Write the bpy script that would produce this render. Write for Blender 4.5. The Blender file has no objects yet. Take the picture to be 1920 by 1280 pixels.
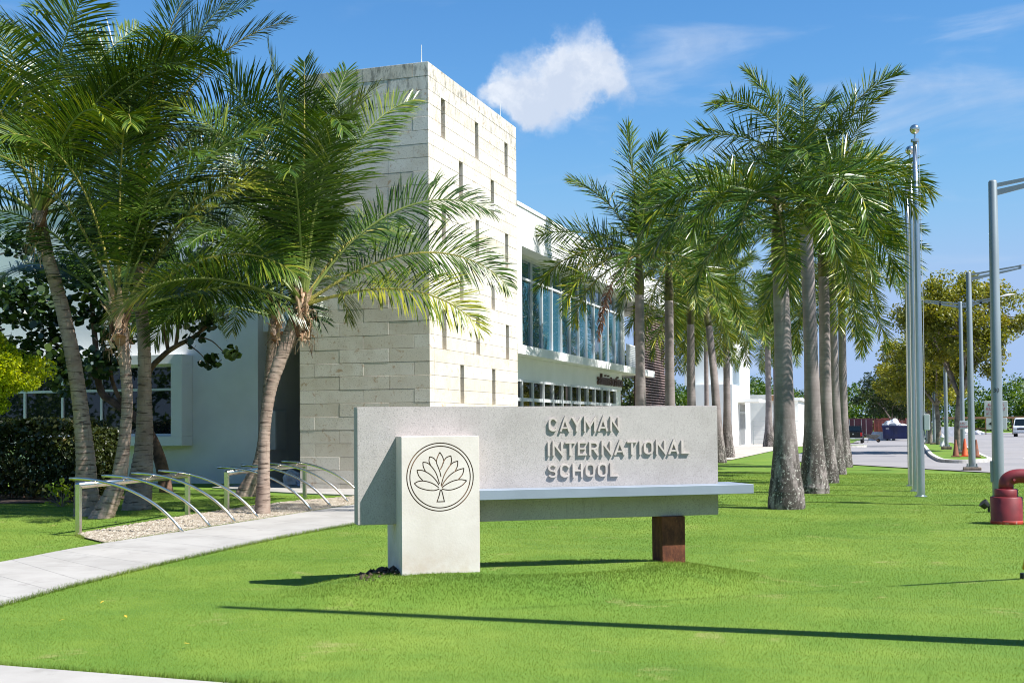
import bpy, bmesh, math, random
import numpy as np
from mathutils import Vector, Matrix

SC = bpy.context.scene
COL = SC.collection
R = math.radians
random.seed(7)
RNG = np.random.default_rng(11)

# ------------------------------------------------------------------ camera
EYE = 1.6
PITCH, ROLL, YAW = R(1.5), 0.008, R(18.54)
fw = np.array([-math.sin(YAW)*math.cos(PITCH), math.cos(YAW)*math.cos(PITCH), math.sin(PITCH)])
r0 = np.array([math.cos(YAW), math.sin(YAW), 0.0])
u0 = np.cross(r0, fw)
cr = r0*math.cos(ROLL) - u0*math.sin(ROLL)
cu = u0*math.cos(ROLL) + r0*math.sin(ROLL)
cam_d = bpy.data.cameras.new('camera')
cam = bpy.data.objects.new('camera', cam_d)
COL.objects.link(cam)
m = Matrix.Identity(4)
for i in range(3):
    m[i][0] = cr[i]; m[i][1] = cu[i]; m[i][2] = -fw[i]
m[2][3] = EYE
cam.matrix_world = m
cam_d.sensor_width = 36.0
cam_d.lens = 2200/1920*36
cam_d.shift_y = 99/1920
cam_d.clip_start = 0.1
cam_d.clip_end = 3000
SC.camera = cam
SC.render.resolution_x, SC.render.resolution_y = 1024, 682

# ------------------------------------------------------------------ sky, sun, exposure
SUN_EL, SUN_AZ = R(54), R(-6)          # azimuth from +X, towards the camera side
S = Vector((math.cos(SUN_EL)*math.cos(SUN_AZ), math.cos(SUN_EL)*math.sin(SUN_AZ), math.sin(SUN_EL)))
sd = bpy.data.lights.new('sun', 'SUN')
sd.energy = 5.0
sd.angle = R(0.53)
sd.color = (1.0, 0.975, 0.935)
so = bpy.data.objects.new('sun', sd)
COL.objects.link(so)
so.location = (30, -10, 40)
so.rotation_euler = S.to_track_quat('Z', 'Y').to_euler()
SC.view_settings.view_transform = 'Standard'
SC.view_settings.look = 'None'
SC.view_settings.gamma = 1
SC.view_settings.exposure = 0.92
SC.view_settings.use_curve_mapping = False
SC.cycles.filter_width = 1.05

W = bpy.data.worlds.new('World')
SC.world = W
W.use_nodes = True
wn, wl = W.node_tree.nodes, W.node_tree.links
wn.clear()
def wnode(t, **k):
    n = wn.new(t)
    for a, v in k.items():
        setattr(n, a, v)
    return n
w_out = wnode('ShaderNodeOutputWorld')
w_bg = wnode('ShaderNodeBackground')
w_bg.inputs['Strength'].default_value = 0.082
sky = wnode('ShaderNodeTexSky', sky_type='NISHITA')
sky.sun_disc = False
sky.sun_elevation = SUN_EL
sky.sun_rotation = R(90) - SUN_AZ
sky.air_density = 1.0
sky.dust_density = 0.0
sky.ozone_density = 3.0
tc = wnode('ShaderNodeTexCoord')
hs = wnode('ShaderNodeHueSaturation')
hs.inputs['Saturation'].default_value = 1.27
hs.inputs['Value'].default_value = 1.15
wl.new(sky.outputs[0], hs.inputs['Color'])
# the moist air keeps the low sky a soft blue: roll each channel off gently
sep = wnode('ShaderNodeSeparateColor'); comb = wnode('ShaderNodeCombineColor')
wl.new(hs.outputs[0], sep.inputs[0])
for i_, cap in enumerate((2.6, 3.7, 5.7)):
    sm = wnode('ShaderNodeMath', operation='SMOOTH_MIN')
    wl.new(sep.outputs[i_], sm.inputs[0]); sm.inputs[1].default_value = cap; sm.inputs[2].default_value = 1.6
    wl.new(sm.outputs[0], comb.inputs[i_])
def wmath(op, a, b=None, c=None, clamp=False):
    n = wnode('ShaderNodeMath', operation=op, use_clamp=clamp)
    for i, v in enumerate((a, b, c)):
        if v is None: continue
        if isinstance(v, (int, float)): n.inputs[i].default_value = v
        else: wl.new(v, n.inputs[i])
    return n.outputs[0]
# cumulus: puffs set here and there round the sky, edges broken by noise
warp = wnode('ShaderNodeTexNoise')
warp.inputs['Scale'].default_value = 11
warp.inputs['Detail'].default_value = 6
warp.inputs['Roughness'].default_value = 0.62
wl.new(tc.outputs['Generated'], warp.inputs['Vector'])
wv = wnode('ShaderNodeVectorMath', operation='SUBTRACT')
wl.new(warp.outputs['Color'], wv.inputs[0])
wv.inputs[1].default_value = (0.5, 0.5, 0.5)
ws = wnode('ShaderNodeVectorMath', operation='SCALE')
wl.new(wv.outputs[0], ws.inputs[0]); ws.inputs['Scale'].default_value = 0.10
wa = wnode('ShaderNodeVectorMath', operation='ADD')
wl.new(tc.outputs['Generated'], wa.inputs[0]); wl.new(ws.outputs[0], wa.inputs[1])
puffs = [(-17.0, 16.3, .044, .9), (-15.0, 17.3, .040, 1.0), (-18.6, 15.6, .032, .8), (-13.6, 16.6, .032, .7), (-19.4, 15.2, .024, .6),
         (35, 18, .07, .9), (39, 19, .06, .9), (80, 25, .08, .8), (130, 20, .09, .9), (136, 22, .07, .9), (190, 30, .09, .8),
         (240, 18, .08, .9), (246, 20, .06, .8), (300, 22, .08, .8), (-60, 28, .07, .8)]
acc = None
for az, el, rad, dens in puffs:
    d = (math.cos(R(el))*math.sin(R(az)), math.cos(R(el))*math.cos(R(az)), math.sin(R(el)))
    dn = wnode('ShaderNodeVectorMath', operation='DISTANCE')
    wl.new(wa.outputs[0], dn.inputs[0]); dn.inputs[1].default_value = d
    v = wmath('SUBTRACT', 1.0, wmath('DIVIDE', dn.outputs['Value'], rad), clamp=True)
    v = wmath('MULTIPLY', v, dens)
    acc = v if acc is None else wmath('ADD', acc, v)
cum = wnode('ShaderNodeMapRange', interpolation_type='SMOOTHSTEP')
wl.new(acc, cum.inputs[0])
cum.inputs[1].default_value = 0.03; cum.inputs[2].default_value = 0.72
cum.inputs[3].default_value = 0; cum.inputs[4].default_value = 0.9
# thin streaks of high cloud
mp = wnode('ShaderNodeMapping')
mp.inputs['Scale'].default_value = (2.0, 2.0, 9.0)
mp.inputs['Rotation'].default_value = (0.25, 0.12, 0.3)
wl.new(tc.outputs['Generated'], mp.inputs['Vector'])
ci = wnode('ShaderNodeTexNoise')
ci.inputs['Scale'].default_value = 2.3; ci.inputs['Detail'].default_value = 7; ci.inputs['Roughness'].default_value = 0.55
ci.inputs['Distortion'].default_value = 0.4
wl.new(mp.outputs[0], ci.inputs['Vector'])
cir = wnode('ShaderNodeMapRange', interpolation_type='SMOOTHSTEP')
wl.new(ci.outputs['Fac'], cir.inputs[0])
cir.inputs[1].default_value = 0.50; cir.inputs[2].default_value = 0.78
cir.inputs[3].default_value = 0; cir.inputs[4].default_value = 0.40
tot = wmath('MAXIMUM', cum.outputs[0], cir.outputs[0])
mx = wnode('ShaderNodeMix', data_type='RGBA')
wl.new(tot, mx.inputs['Factor']); wl.new(comb.outputs[0], mx.inputs['A'])
cn = wnode('ShaderNodeTexNoise'); cn.inputs['Scale'].default_value = 17; cn.inputs['Detail'].default_value = 6; wl.new(wa.outputs[0], cn.inputs['Vector'])
cc_ = wnode('ShaderNodeMix', data_type='RGBA'); cc_.inputs['A'].default_value = (4.4, 4.9, 5.8, 1); cc_.inputs['B'].default_value = (6.4, 6.6, 6.9, 1)
cr_ = wnode('ShaderNodeMapRange', interpolation_type='SMOOTHSTEP'); wl.new(cn.outputs['Fac'], cr_.inputs[0]); cr_.inputs[1].default_value = .38; cr_.inputs[2].default_value = .64
wl.new(cr_.outputs[0], cc_.inputs['Factor']); wl.new(cc_.outputs['Result'], mx.inputs['B'])
wl.new(mx.outputs['Result'], w_bg.inputs['Color'])
wl.new(w_bg.outputs[0], w_out.inputs[0])

# ------------------------------------------------------------------ materials
class NT:
    def __init__(s, name):
        s.m = bpy.data.materials.new(name); s.m.use_nodes = True
        s.n, s.l = s.m.node_tree.nodes, s.m.node_tree.links
        s.b = s.n['Principled BSDF']; s.out = s.n['Material Output']
    def node(s, t, **k):
        n = s.n.new(t)
        for a, v in k.items(): setattr(n, a, v)
        return n
    def put(s, sock, v):
        if isinstance(v, (int, float)): sock.default_value = v
        elif isinstance(v, tuple): sock.default_value = (v + (1,))[:4] if len(sock.default_value) == 4 else v
        else: s.l.new(v, sock)
    def pos(s, kind='world', scale=(1, 1, 1)):
        if kind == 'world': o = s.node('ShaderNodeNewGeometry').outputs['Position']
        else: o = s.node('ShaderNodeTexCoord').outputs['Object']
        if scale != (1, 1, 1):
            mpn = s.node('ShaderNodeMapping'); mpn.inputs['Scale'].default_value = scale
            s.l.new(o, mpn.inputs['Vector']); o = mpn.outputs[0]
        return o
    def noise(s, vec, scale, detail=4, rough=.55, dist=0):
        n = s.node('ShaderNodeTexNoise'); s.l.new(vec, n.inputs['Vector'])
        n.inputs['Scale'].default_value = scale; n.inputs['Detail'].default_value = detail
        n.inputs['Roughness'].default_value = rough; n.inputs['Distortion'].default_value = dist
        return n.outputs['Fac']
    def rng(s, v, a, b, c=0., d=1., smooth=True):
        n = s.node('ShaderNodeMapRange')
        if smooth: n.interpolation_type = 'SMOOTHSTEP'
        s.l.new(v, n.inputs[0])
        for i, q in enumerate((a, b, c, d)): n.inputs[i+1].default_value = q
        return n.outputs[0]
    def mix(s, f, a, b, mode='MIX'):
        n = s.node('ShaderNodeMix', data_type='RGBA', blend_type=mode)
        s.put(n.inputs['Factor'], f); s.put(n.inputs['A'], a); s.put(n.inputs['B'], b)
        return n.outputs['Result']
    def math(s, op, a, b, clamp=False):
        n = s.node('ShaderNodeMath', operation=op, use_clamp=clamp); s.put(n.inputs[0], a); s.put(n.inputs[1], b)
        return n.outputs[0]
    def color(s, v): s.put(s.b.inputs['Base Color'], v)
    def set(s, **k):
        nm = dict(rough='Roughness', metal='Metallic', spec='Specular IOR Level', ior='IOR', coat='Coat Weight', trans='Transmission Weight')
        for a, v in k.items(): s.put(s.b.inputs[nm[a]], v)
    def bump(s, h, strength=.3, dist=.01):
        n = s.node('ShaderNodeBump'); n.inputs['Strength'].default_value = strength; n.inputs['Distance'].default_value = dist
        s.l.new(h, n.inputs['Height']); s.l.new(n.outputs[0], s.b.inputs['Normal'])
    def objrand(s): return s.node('ShaderNodeObjectInfo').outputs['Random']
    def attr(s, name): return s.node('ShaderNodeAttribute', attribute_name=name).outputs['Fac']
    def xyz(s, v):
        n = s.node('ShaderNodeSeparateXYZ'); s.l.new(v, n.inputs[0]); return n.outputs

def simple(name, c, rough=.6, metal=0., spec=.5, var=.12, scale=3., bump=0., bscale=80., fine=0., stretch=(1, 1, 1), dirt=None, dscale=2.5, da=.55, db=.75, kind='world', obvar=0.):
    t = NT(name)
    p = t.pos(kind, stretch)
    c2 = tuple(x*(1-var*1.6) for x in c); c1 = tuple(min(1, x*(1+var)) for x in c)
    col = t.mix(t.rng(t.noise(p, scale, 5), .3, .7), c1, c2)
    if fine: col = t.mix(t.rng(t.noise(p, bscale*1.3, 2), .35, .65, 0, fine), col, tuple(x*.55 for x in c))
    if dirt: col = t.mix(t.rng(t.noise(p, dscale, 6, .65), da, db), col, dirt)
    if obvar:
        rn = t.math('MULTIPLY_ADD', t.objrand(), obvar*2)
        rn.node.inputs[2].default_value = 1-obvar
        v = t.node('ShaderNodeHueSaturation'); t.put(v.inputs['Value'], rn); t.put(v.inputs['Color'], col); col = v.outputs[0]
    t.color(col)
    t.set(rough=rough, metal=metal, spec=spec)
    if bump: t.bump(t.noise(p, bscale, 3), bump, .01)
    return t.m

def leafmat(name, c_dark, c_mid, c_lite, trans=.35, rough=.38, spec=.5, tint='tint'):
    t = NT(name)
    a = t.attr(tint)
    ramp = t.node('ShaderNodeValToRGB')
    e = ramp.color_ramp.elements
    e[0].position = 0; e[0].color = c_dark+(1,)
    e[1].position = 1; e[1].color = c_lite+(1,)
    k = e.new(.55); k.color = c_mid+(1,)
    t.l.new(a, ramp.inputs[0])
    t.color(ramp.outputs[0]); t.set(rough=rough, spec=spec)
    tr = t.node('ShaderNodeBsdfTranslucent')
    hsn = t.node('ShaderNodeHueSaturation'); hsn.inputs['Value'].default_value = 1.5; hsn.inputs['Saturation'].default_value = 1.15
    hsn.inputs['Hue'].default_value = .485
    t.l.new(ramp.outputs[0], hsn.inputs['Color']); t.l.new(hsn.outputs[0], tr.inputs['Color'])
    ms = t.node('ShaderNodeMixShader'); ms.inputs[0].default_value = trans
    t.l.new(t.b.outputs[0], ms.inputs[1]); t.l.new(tr.outputs[0], ms.inputs[2]); t.l.new(ms.outputs[0], t.out.inputs['Surface'])
    return t.m

MT = {}
def m_lawn():
    t = NT('lawn'); p = t.pos()
    big = t.rng(t.noise(p, .45, 5, .6), .35, .7)
    mid = t.rng(t.noise(p, 3.0, 5, .6), .3, .7)
    fine = t.noise(p, 60, 3, .7)
    c = t.mix(big, (.105, .185, .021), (.185, .255, .037))
    c = t.mix(t.math('MULTIPLY', mid, .35), c, (.085, .17, .024))
    c = t.mix(t.rng(t.noise(t.pos('world', (.35, 1, 1)), .9, 4, .6, .8), .5, .68, 0, .45), c, (.07, .15, .022))
    c = t.mix(t.rng(t.noise(p, 1.1, 6, .7, .4), .585, .71, 0, .6), c, (.34, .29, .12))
    c = t.mix(t.rng(fine, .35, .7, 0, .4), c, (.08, .16, .015))
    t.color(c); t.set(rough=.85, spec=.2); t.bump(fine, .5, .012)
    return t.m
MT['lawn'] = m_lawn()
def m_grass():
    t = NT('grass_blade'); p = t.pos()
    big = t.rng(t.noise(p, .45, 5, .6), .35, .7)
    c = t.mix(big, (.12, .20, .021), (.205, .27, .037))
    c = t.mix(t.rng(t.noise(t.pos('world', (.35, 1, 1)), .9, 4, .6, .8), .5, .68, 0, .45), c, (.08, .165, .024))
    c = t.mix(t.rng(t.noise(p, 1.1, 6, .7, .4), .585, .71, 0, .6), c, (.36, .32, .14))
    c = t.mix(t.math('MULTIPLY', t.attr('tint'), .55), c, (.27, .35, .06))
    t.color(c); t.set(rough=.6, spec=.25)
    tr = t.node('ShaderNodeBsdfTranslucent'); t.l.new(c, tr.inputs['Color'])
    ms = t.node('ShaderNodeMixShader'); ms.inputs[0].default_value = .4
    t.l.new(t.b.outputs[0], ms.inputs[1]); t.l.new(tr.outputs[0], ms.inputs[2]); t.l.new(ms.outputs[0], t.out.inputs['Surface'])
    return t.m
MT['grass'] = m_grass()
def m_stone():
    t = NT('coral_stone'); p = t.pos()
    base = t.mix(t.objrand(), (.63, .57, .47), (.74, .695, .615))
    base = t.mix(t.rng(t.noise(p, 1.7, 5, .6), .4, .75, 0, .6), base, (.53, .46, .36))
    pit = t.noise(t.pos('world', (1, 1, 1.6)), 30, 5, .75)
    base = t.mix(t.rng(pit, .555, .64, 0, .8), base, (.20, .165, .12))
    base = t.mix(t.rng(t.noise(p, 5.5, 6, .7, .6), .575, .68, 0, .75), base, (.40, .26, .15))
    # lichen and rain staining along the parapet
    z = t.xyz(p)[2]
    zz = t.rng(z, 8.9, 10.6)
    st = t.math('MULTIPLY', t.rng(t.noise(t.pos('world', (2.2, 2.2, .8)), 3.4, 6, .75), .46, .66), zz)
    base = t.mix(t.math('MULTIPLY', st, .8), base, (.12, .115, .10))
    t.color(base); t.set(rough=.85, spec=.25); t.bump(pit, .35, .01)
    return t.m
MT['stone'] = m_stone()
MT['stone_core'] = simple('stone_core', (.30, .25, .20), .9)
def m_agg():
    t = NT('exposed_aggregate'); p = t.pos()
    c = t.mix(t.rng(t.noise(p, 2.2, 5, .6), .35, .7), (.45, .41, .39), (.385, .35, .33))
    f = t.noise(p, 95, 3, .75)
    c = t.mix(t.rng(f, .50, .66, 0, .8), c, (.20, .19, .175))
    c = t.mix(t.rng(t.noise(p, 140, 2, .8), .64, .70, 0, .8), c, (.74, .72, .68))
    drip = t.rng(t.noise(t.pos('world', (4, 4, .35)), 5, 5, .7), .56, .76, 0, .42)
    c = t.mix(drip, c, (.2, .185, .165))
    t.color(c); t.set(rough=.8, spec=.3); t.bump(f, .35, .006)
    return t.m
MT['agg'] = m_agg()
def m_cast():
    t = NT('cast_stone'); p = t.pos()
    c = t.mix(t.rng(t.noise(p, 2.6, 5, .6), .3, .75), (.69, .625, .575), (.60, .535, .48))
    c = t.mix(t.rng(t.noise(p, 60, 4, .8), .60, .72, 0, .45), c, (.46, .43, .38))
    z = t.xyz(p)[2]
    st = t.math('MULTIPLY', t.rng(z, .55, .12), t.rng(t.noise(p, 6, 5, .7), .35, .75))
    c = t.mix(t.math('MULTIPLY', st, .6), c, (.50, .37, .26))
    drip = t.rng(t.noise(t.pos('world', (5, 5, .3)), 4, 5, .7), .54, .76, 0, .5)
    c = t.mix(drip, c, (.56, .51, .43))
    t.color(c); t.set(rough=.75, spec=.3); t.bump(t.noise(p, 45, 4), .15, .006)
    return t.m
MT['cast'] = m_cast()
MT['groove'] = simple('groove_stain', (.22, .135, .08), .9)
MT['letter'] = simple('cast_letter', (.50, .44, .40), .6, var=.08, scale=9, bump=.1)
MT['ledge'] = simple('painted_ledge', (.23, .27, .325), .45, var=.05, scale=2)
def m_rust():
    t = NT('rusted_steel'); p = t.pos('world', (1, 1, .5))
    c = t.mix(t.rng(t.noise(p, 14, 6, .7), .35, .7), (.085, .03, .018), (.19, .065, .03))
    c = t.mix(t.rng(t.noise(p, 70, 4, .7), .58, .7, 0, .6), c, (.30, .12, .05))
    t.color(c); t.set(rough=.85, spec=.3); t.bump(t.noise(p, 60, 3), .3, .005)
    return t.m
MT['rust'] = m_rust()
MT['white'] = simple('white_render', (.80, .80, .775), .8, var=.03, scale=1.2, bump=.08, bscale=120)
MT['frame'] = simple('window_frame', (.62, .64, .65), .4, var=.03)
def m_glass(name, c, ior):
    t = NT(name); t.color(c); t.set(rough=.015, spec=.5, ior=ior)
    return t.m
MT['glass'] = m_glass('tinted_glass', (.03, .11, .17), 2.3)
MT['glass_d'] = m_glass('dark_glass', (.008, .012, .013), 1.55)
MT['brown'] = simple('brown_metal', (.11, .062, .058), .5, var=.08)
MT['dark'] = simple('shade_black', (.02, .02, .02), .8)  # near-black base colour, paints unlit depth onto flat sheets
def m_conc():
    t = NT('concrete'); p = t.pos()
    c = t.mix(t.rng(t.noise(p, .9, 6, .65), .35, .7), (.36, .342, .315), (.28, .265, .242))
    c = t.mix(t.rng(t.noise(p, 2.3, 6, .7, .5), .54, .72, 0, .7), c, (.21, .197, .182))
    c = t.mix(t.rng(t.noise(p, 70, 3, .7), .55, .7, 0, .4), c, (.30, .285, .26))
    c = t.mix(t.math('MULTIPLY', t.objrand(), .22), c, (.40, .37, .33))
    t.color(c); t.set(rough=.9, spec=.2); t.bump(t.noise(p, 90, 3), .2, .005)
    return t.m
MT['conc'] = m_conc()
MT['joint'] = simple('joint', (.20, .185, .16), .9)
MT['gravel'] = simple('gravel', (.34, .29, .22), .9, var=.25, scale=18, bump=.6, bscale=40, fine=.4)
MT['pebble'] = leafmat('pebble', (.15, .115, .08), (.32, .275, .21), (.48, .43, .36), trans=0, rough=.85, spec=.2)
MT['plaza'] = simple('sandy_paving', (.46, .41, .35), .9, var=.1, scale=.7, fine=.25)
def m_asph():
    t = NT('worn_asphalt'); p = t.pos()
    c = t.mix(t.rng(t.noise(p, .25, 5, .6), .35, .7), (.27, .255, .255), (.22, .212, .215))
    c = t.mix(t.rng(t.noise(p, 1.6, 6, .7), .6, .78, 0, .45), c, (.20, .195, .195))
    c = t.mix(t.rng(t.noise(p, 40, 3, .7), .5, .7, 0, .3), c, (.18, .18, .18))
    t.color(c); t.set(rough=.9, spec=.2)
    return t.m
MT['asph'] = m_asph()
MT['paint'] = simple('road_paint', (.62, .61, .59), .8, dirt=(.4, .39, .38), dscale=6)
MT['kerb'] = simple('kerb_concrete', (.52, .50, .46), .9, var=.15, scale=2, dirt=(.2, .18, .15))
MT['steel'] = simple('stainless', (.72, .68, .60), .22, metal=1., var=.04, scale=6)
MT['alu'] = simple('brushed_aluminium', (.50, .55, .58), .28, metal=.9, var=.05, scale=3, stretch=(1, 1, .2))
MT['pole'] = simple('galvanised_pole', (.25, .29, .30), .38, metal=.3, var=.07, scale=3, stretch=(1, 1, .3))
MT['lampwhite'] = simple('lamp_housing', (.62, .63, .62), .4, var=.04)
def m_coco():
    t = NT('coconut_bark')
    p = t.pos('obj', (1, 1, 1))
    c = t.mix(t.rng(t.noise(p, 3, 5, .6), .3, .7), (.25, .175, .135), (.38, .295, .235))
    ring = t.noise(t.pos('obj', (1.2, 1.2, 13)), 2.4, 5, .65, .5)
    c = t.mix(t.rng(ring, .535, .62, 0, .95), c, (.075, .05, .038))
    c = t.mix(t.rng(t.noise(t.pos('obj', (9, 9, 1)), 3, 4, .7), .56, .72, 0, .6), c, (.15, .10, .07))
    t.color(c); t.set(rough=.9, spec=.2); t.bump(ring, .6, .02)
    return t.m
MT['coco'] = m_coco()
MT['sheath'] = leafmat('dead_sheath', (.12, .06, .035), (.36, .22, .13), (.62, .46, .32), trans=.12, rough=.8, spec=.2)
def m_royal():
    t = NT('royal_bark'); p = t.pos('world')
    c = t.mix(t.rng(t.noise(p, 2.2, 5, .6), .3, .7), (.31, .265, .25), (.215, .18, .17))
    ring = t.noise(t.pos('world', (.5, .5, 9)), 2.2, 3, .5)
    c = t.mix(t.rng(ring, .45, .65, 0, .30), c, (.16, .13, .115))
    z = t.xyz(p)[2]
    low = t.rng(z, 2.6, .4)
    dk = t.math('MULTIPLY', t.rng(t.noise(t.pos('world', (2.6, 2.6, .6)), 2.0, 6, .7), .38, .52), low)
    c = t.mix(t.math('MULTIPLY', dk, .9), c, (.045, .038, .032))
    sp = t.math('MULTIPLY', t.rng(t.noise(p, 19, 5, .75), .555, .62), t.rng(z, 2.0, .3))
    c = t.mix(t.math('MULTIPLY', sp, .85), c, (.56, .54, .48))
    t.color(c); t.set(rough=.85, spec=.2); t.bump(t.noise(p, 30, 4), .3, .015)
    return t.m
MT['royal'] = m_royal()
MT['shaft'] = simple('crownshaft', (.17, .17, .035), .5, var=.35, scale=2.5, stretch=(2, 2, .4), dirt=(.07, .045, .025), dscale=1.8, da=.42, db=.62)
MT['cocoleaf'] = leafmat('coconut_leaflet', (.016, .040, .007), (.066, .122, .010), (.32, .31, .028), trans=.12, rough=.33, spec=.30)
MT['royalleaf'] = leafmat('royal_leaflet', (.018, .050, .006), (.076, .148, .009), (.34, .32, .025), trans=.10, rough=.33, spec=.30)
MT['oldleaf'] = leafmat('old_leaflet', (.09, .04, .025), (.20, .10, .06), (.36, .22, .12), trans=.2, rough=.7, spec=.2)
MT['rachis'] = simple('rachis', (.16, .20, .035), .6, var=.2, scale=3)
MT['rachis_y'] = simple('rachis_yellow', (.30, .26, .05), .6, var=.2, scale=3)
MT['hedge'] = leafmat('hedge_leaf', (.022, .034, .010), (.075, .095, .022), (.27, .19, .07), trans=.2, rough=.4)
MT['grape'] = leafmat('sea_grape_leaf', (.012, .03, .010), (.03, .062, .014), (.12, .17, .035), trans=.22, rough=.35, spec=.5)
MT['lime'] = leafmat('lime_leaf', (.20, .29, .010), (.37, .44, .012), (.55, .57, .03), trans=.45, rough=.5)
MT['islandleaf'] = leafmat('olive_leaf', (.075, .10, .012), (.20, .215, .02), (.38, .33, .03), trans=.3, rough=.5)
MT['darkleaf'] = leafmat('dark_leaf', (.010, .024, .006), (.035, .065, .012), (.12, .14, .02), trans=.25, rough=.45)
MT['woodleaf'] = leafmat('woodland_leaf', (.022, .055, .008), (.062, .125, .014), (.16, .22, .030), trans=.3, rough=.5)
MT['bark'] = simple('tree_bark', (.22, .18, .15), .9, var=.3, scale=4, bump=.4, bscale=25)
MT['barkd'] = simple('dark_bark', (.15, .085, .055), .9, var=.35, scale=5, bump=.4, bscale=25)
MT['red'] = simple('red_oxide_paint', (.20, .02, .024), .5, var=.16, scale=5, dirt=(.20, .03, .03), dscale=9)
MT['redchip'] = simple('red_chipped', (.50, .05, .035), .6, var=.2, scale=8, dirt=(.6, .5, .45), dscale=14)
MT['black'] = simple('black_plastic', (.015, .016, .017), .45)
MT['orange'] = simple('cone_orange', (.70, .10, .02), .6, var=.1, dirt=(.35, .08, .03), dscale=5)
MT['conebrown'] = simple('cone_dirty', (.22, .075, .04), .8, var=.2, dirt=(.08, .06, .05), dscale=4)
MT['signwhite'] = simple('sign_white', (.56, .57, .58), .5, var=.03)
MT['signred'] = simple('sign_red', (.42, .03, .05), .6)
MT['signblack'] = simple('sign_black', (.02, .02, .02), .6)
MT['skip'] = simple('blue_paint', (.006, .015, .085), .5, var=.2, scale=1.5, dirt=(.03, .03, .06), dscale=1.2)
MT['maroon'] = simple('maroon_paint', (.10, .022, .038), .6, var=.2, scale=.8, dirt=(.06, .03, .03), dscale=1)
MT['redcont'] = simple('faded_red_paint', (.38, .10, .075), .7, var=.15)
MT['carblack'] = simple('car_black', (.010, .010, .012), .22)
MT['carwhite'] = simple('car_white', (.72, .73, .75), .3)
MT['tyre'] = simple('tyre', (.018, .018, .018), .85)
MT['taillight'] = simple('tail_light', (.55, .015, .02), .25)
MT['rim'] = simple('rim', (.5, .5, .5), .35, metal=.8)
MT['timber'] = simple('timber', (.36, .20, .10), .8, var=.2, stretch=(1, 1, 4))
MT['utility'] = simple('weathered_pole', (.22, .17, .13), .9, var=.25, stretch=(3, 3, .3))
MT['yellow'] = simple('yellow_guard', (.62, .40, .03), .5)
MT['soil'] = simple('dark_soil', (.07, .045, .03), .95, var=.4, scale=14, bump=.6)
MT['plastic_w'] = simple('white_sacking', (.66, .66, .68), .6, var=.1)
MT['bluebag'] = simple('blue_print_sack', (.45, .50, .60), .5, var=.2, dirt=(.04, .10, .40), dscale=6, da=.45, db=.55)
MT['tarp'] = simple('grey_tarp', (.55, .56, .58), .6, var=.1)
MT['barrow'] = simple('barrow_steel', (.20, .19, .16), .6, var=.2)
MT['cablack'] = MT['black']

# ------------------------------------------------------------------ builders
def tag(o, label, cat, group=None):
    o['label'] = label; o['category'] = cat
    if group: o['group'] = group
    return o
def link(o, parent=None):
    COL.objects.link(o)
    if parent is not None: o.parent = parent
    return o
def thing(name, label, cat, loc=(0, 0, 0), rz=0., group=None):
    o = bpy.data.objects.new(name, None); link(o)
    o.empty_display_size = .3
    o.location = loc; o.rotation_euler = (0, 0, rz)
    return tag(o, label, cat, group)
def structure(o): o['kind'] = 'structure'; return o
def stuff(o): o['kind'] = 'stuff'; return o
def mk(name, v, f, mat, parent=None, smooth=False, tint=None, mats=None, midx=None, loc=None, rz=None):
    me = bpy.data.meshes.new(name)
    me.from_pydata([tuple(q) for q in v], [], [tuple(q) for q in f])
    for q in (mats or [mat]): me.materials.append(q)
    if midx is not None: me.polygons.foreach_set('material_index', midx)
    if smooth: me.polygons.foreach_set('use_smooth', [True]*len(me.polygons))
    if tint is not None:
        a = me.attributes.new('tint', 'FLOAT', 'POINT'); a.data.foreach_set('value', np.asarray(tint, dtype=np.float32))
    me.update()
    o = bpy.data.objects.new(name, me); link(o, parent)
    if loc is not None: o.location = loc
    if rz is not None: o.rotation_euler = (0, 0, rz)
    return o
BOXF = [(0, 3, 2, 1), (4, 5, 6, 7), (0, 1, 5, 4), (1, 2, 6, 5), (2, 3, 7, 6), (3, 0, 4, 7)]
def boxv(x0, x1, y0, y1, z0, z1):
    return [(x0, y0, z0), (x1, y0, z0), (x1, y1, z0), (x0, y1, z0), (x0, y0, z1), (x1, y0, z1), (x1, y1, z1), (x0, y1, z1)]
def box(name, b, mat, parent=None, bevel=0., seg=1):
    if not bevel: return mk(name, boxv(*b), BOXF, mat, parent)
    bm = bmesh.new()
    vs = [bm.verts.new(q) for q in boxv(*b)]
    for f in BOXF: bm.faces.new([vs[i] for i in f])
    bmesh.ops.bevel(bm, geom=list(bm.edges), offset=bevel, segments=seg, affect='EDGES')
    me = bpy.data.meshes.new(name); bm.to_mesh(me); bm.free(); me.materials.append(mat)
    return link(bpy.data.objects.new(name, me), parent)
class Mesh:
    """collects shapes that belong to one part"""
    def __init__(s): s.v = []; s.f = []
    def add(s, v, f):
        n = len(s.v); s.v += [tuple(q) for q in v]; s.f += [tuple(i+n for i in q) for q in f]; return s
    def box(s, *b): return s.add(boxv(*b), BOXF)
    def tube(s, pts, rad, n=8, caps=True):
        v, f = tube(pts, rad, n, caps); return s.add(v, f)
    def obj(s, name, mat, parent=None, smooth=False): return mk(name, s.v, s.f, mat, parent, smooth)
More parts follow.
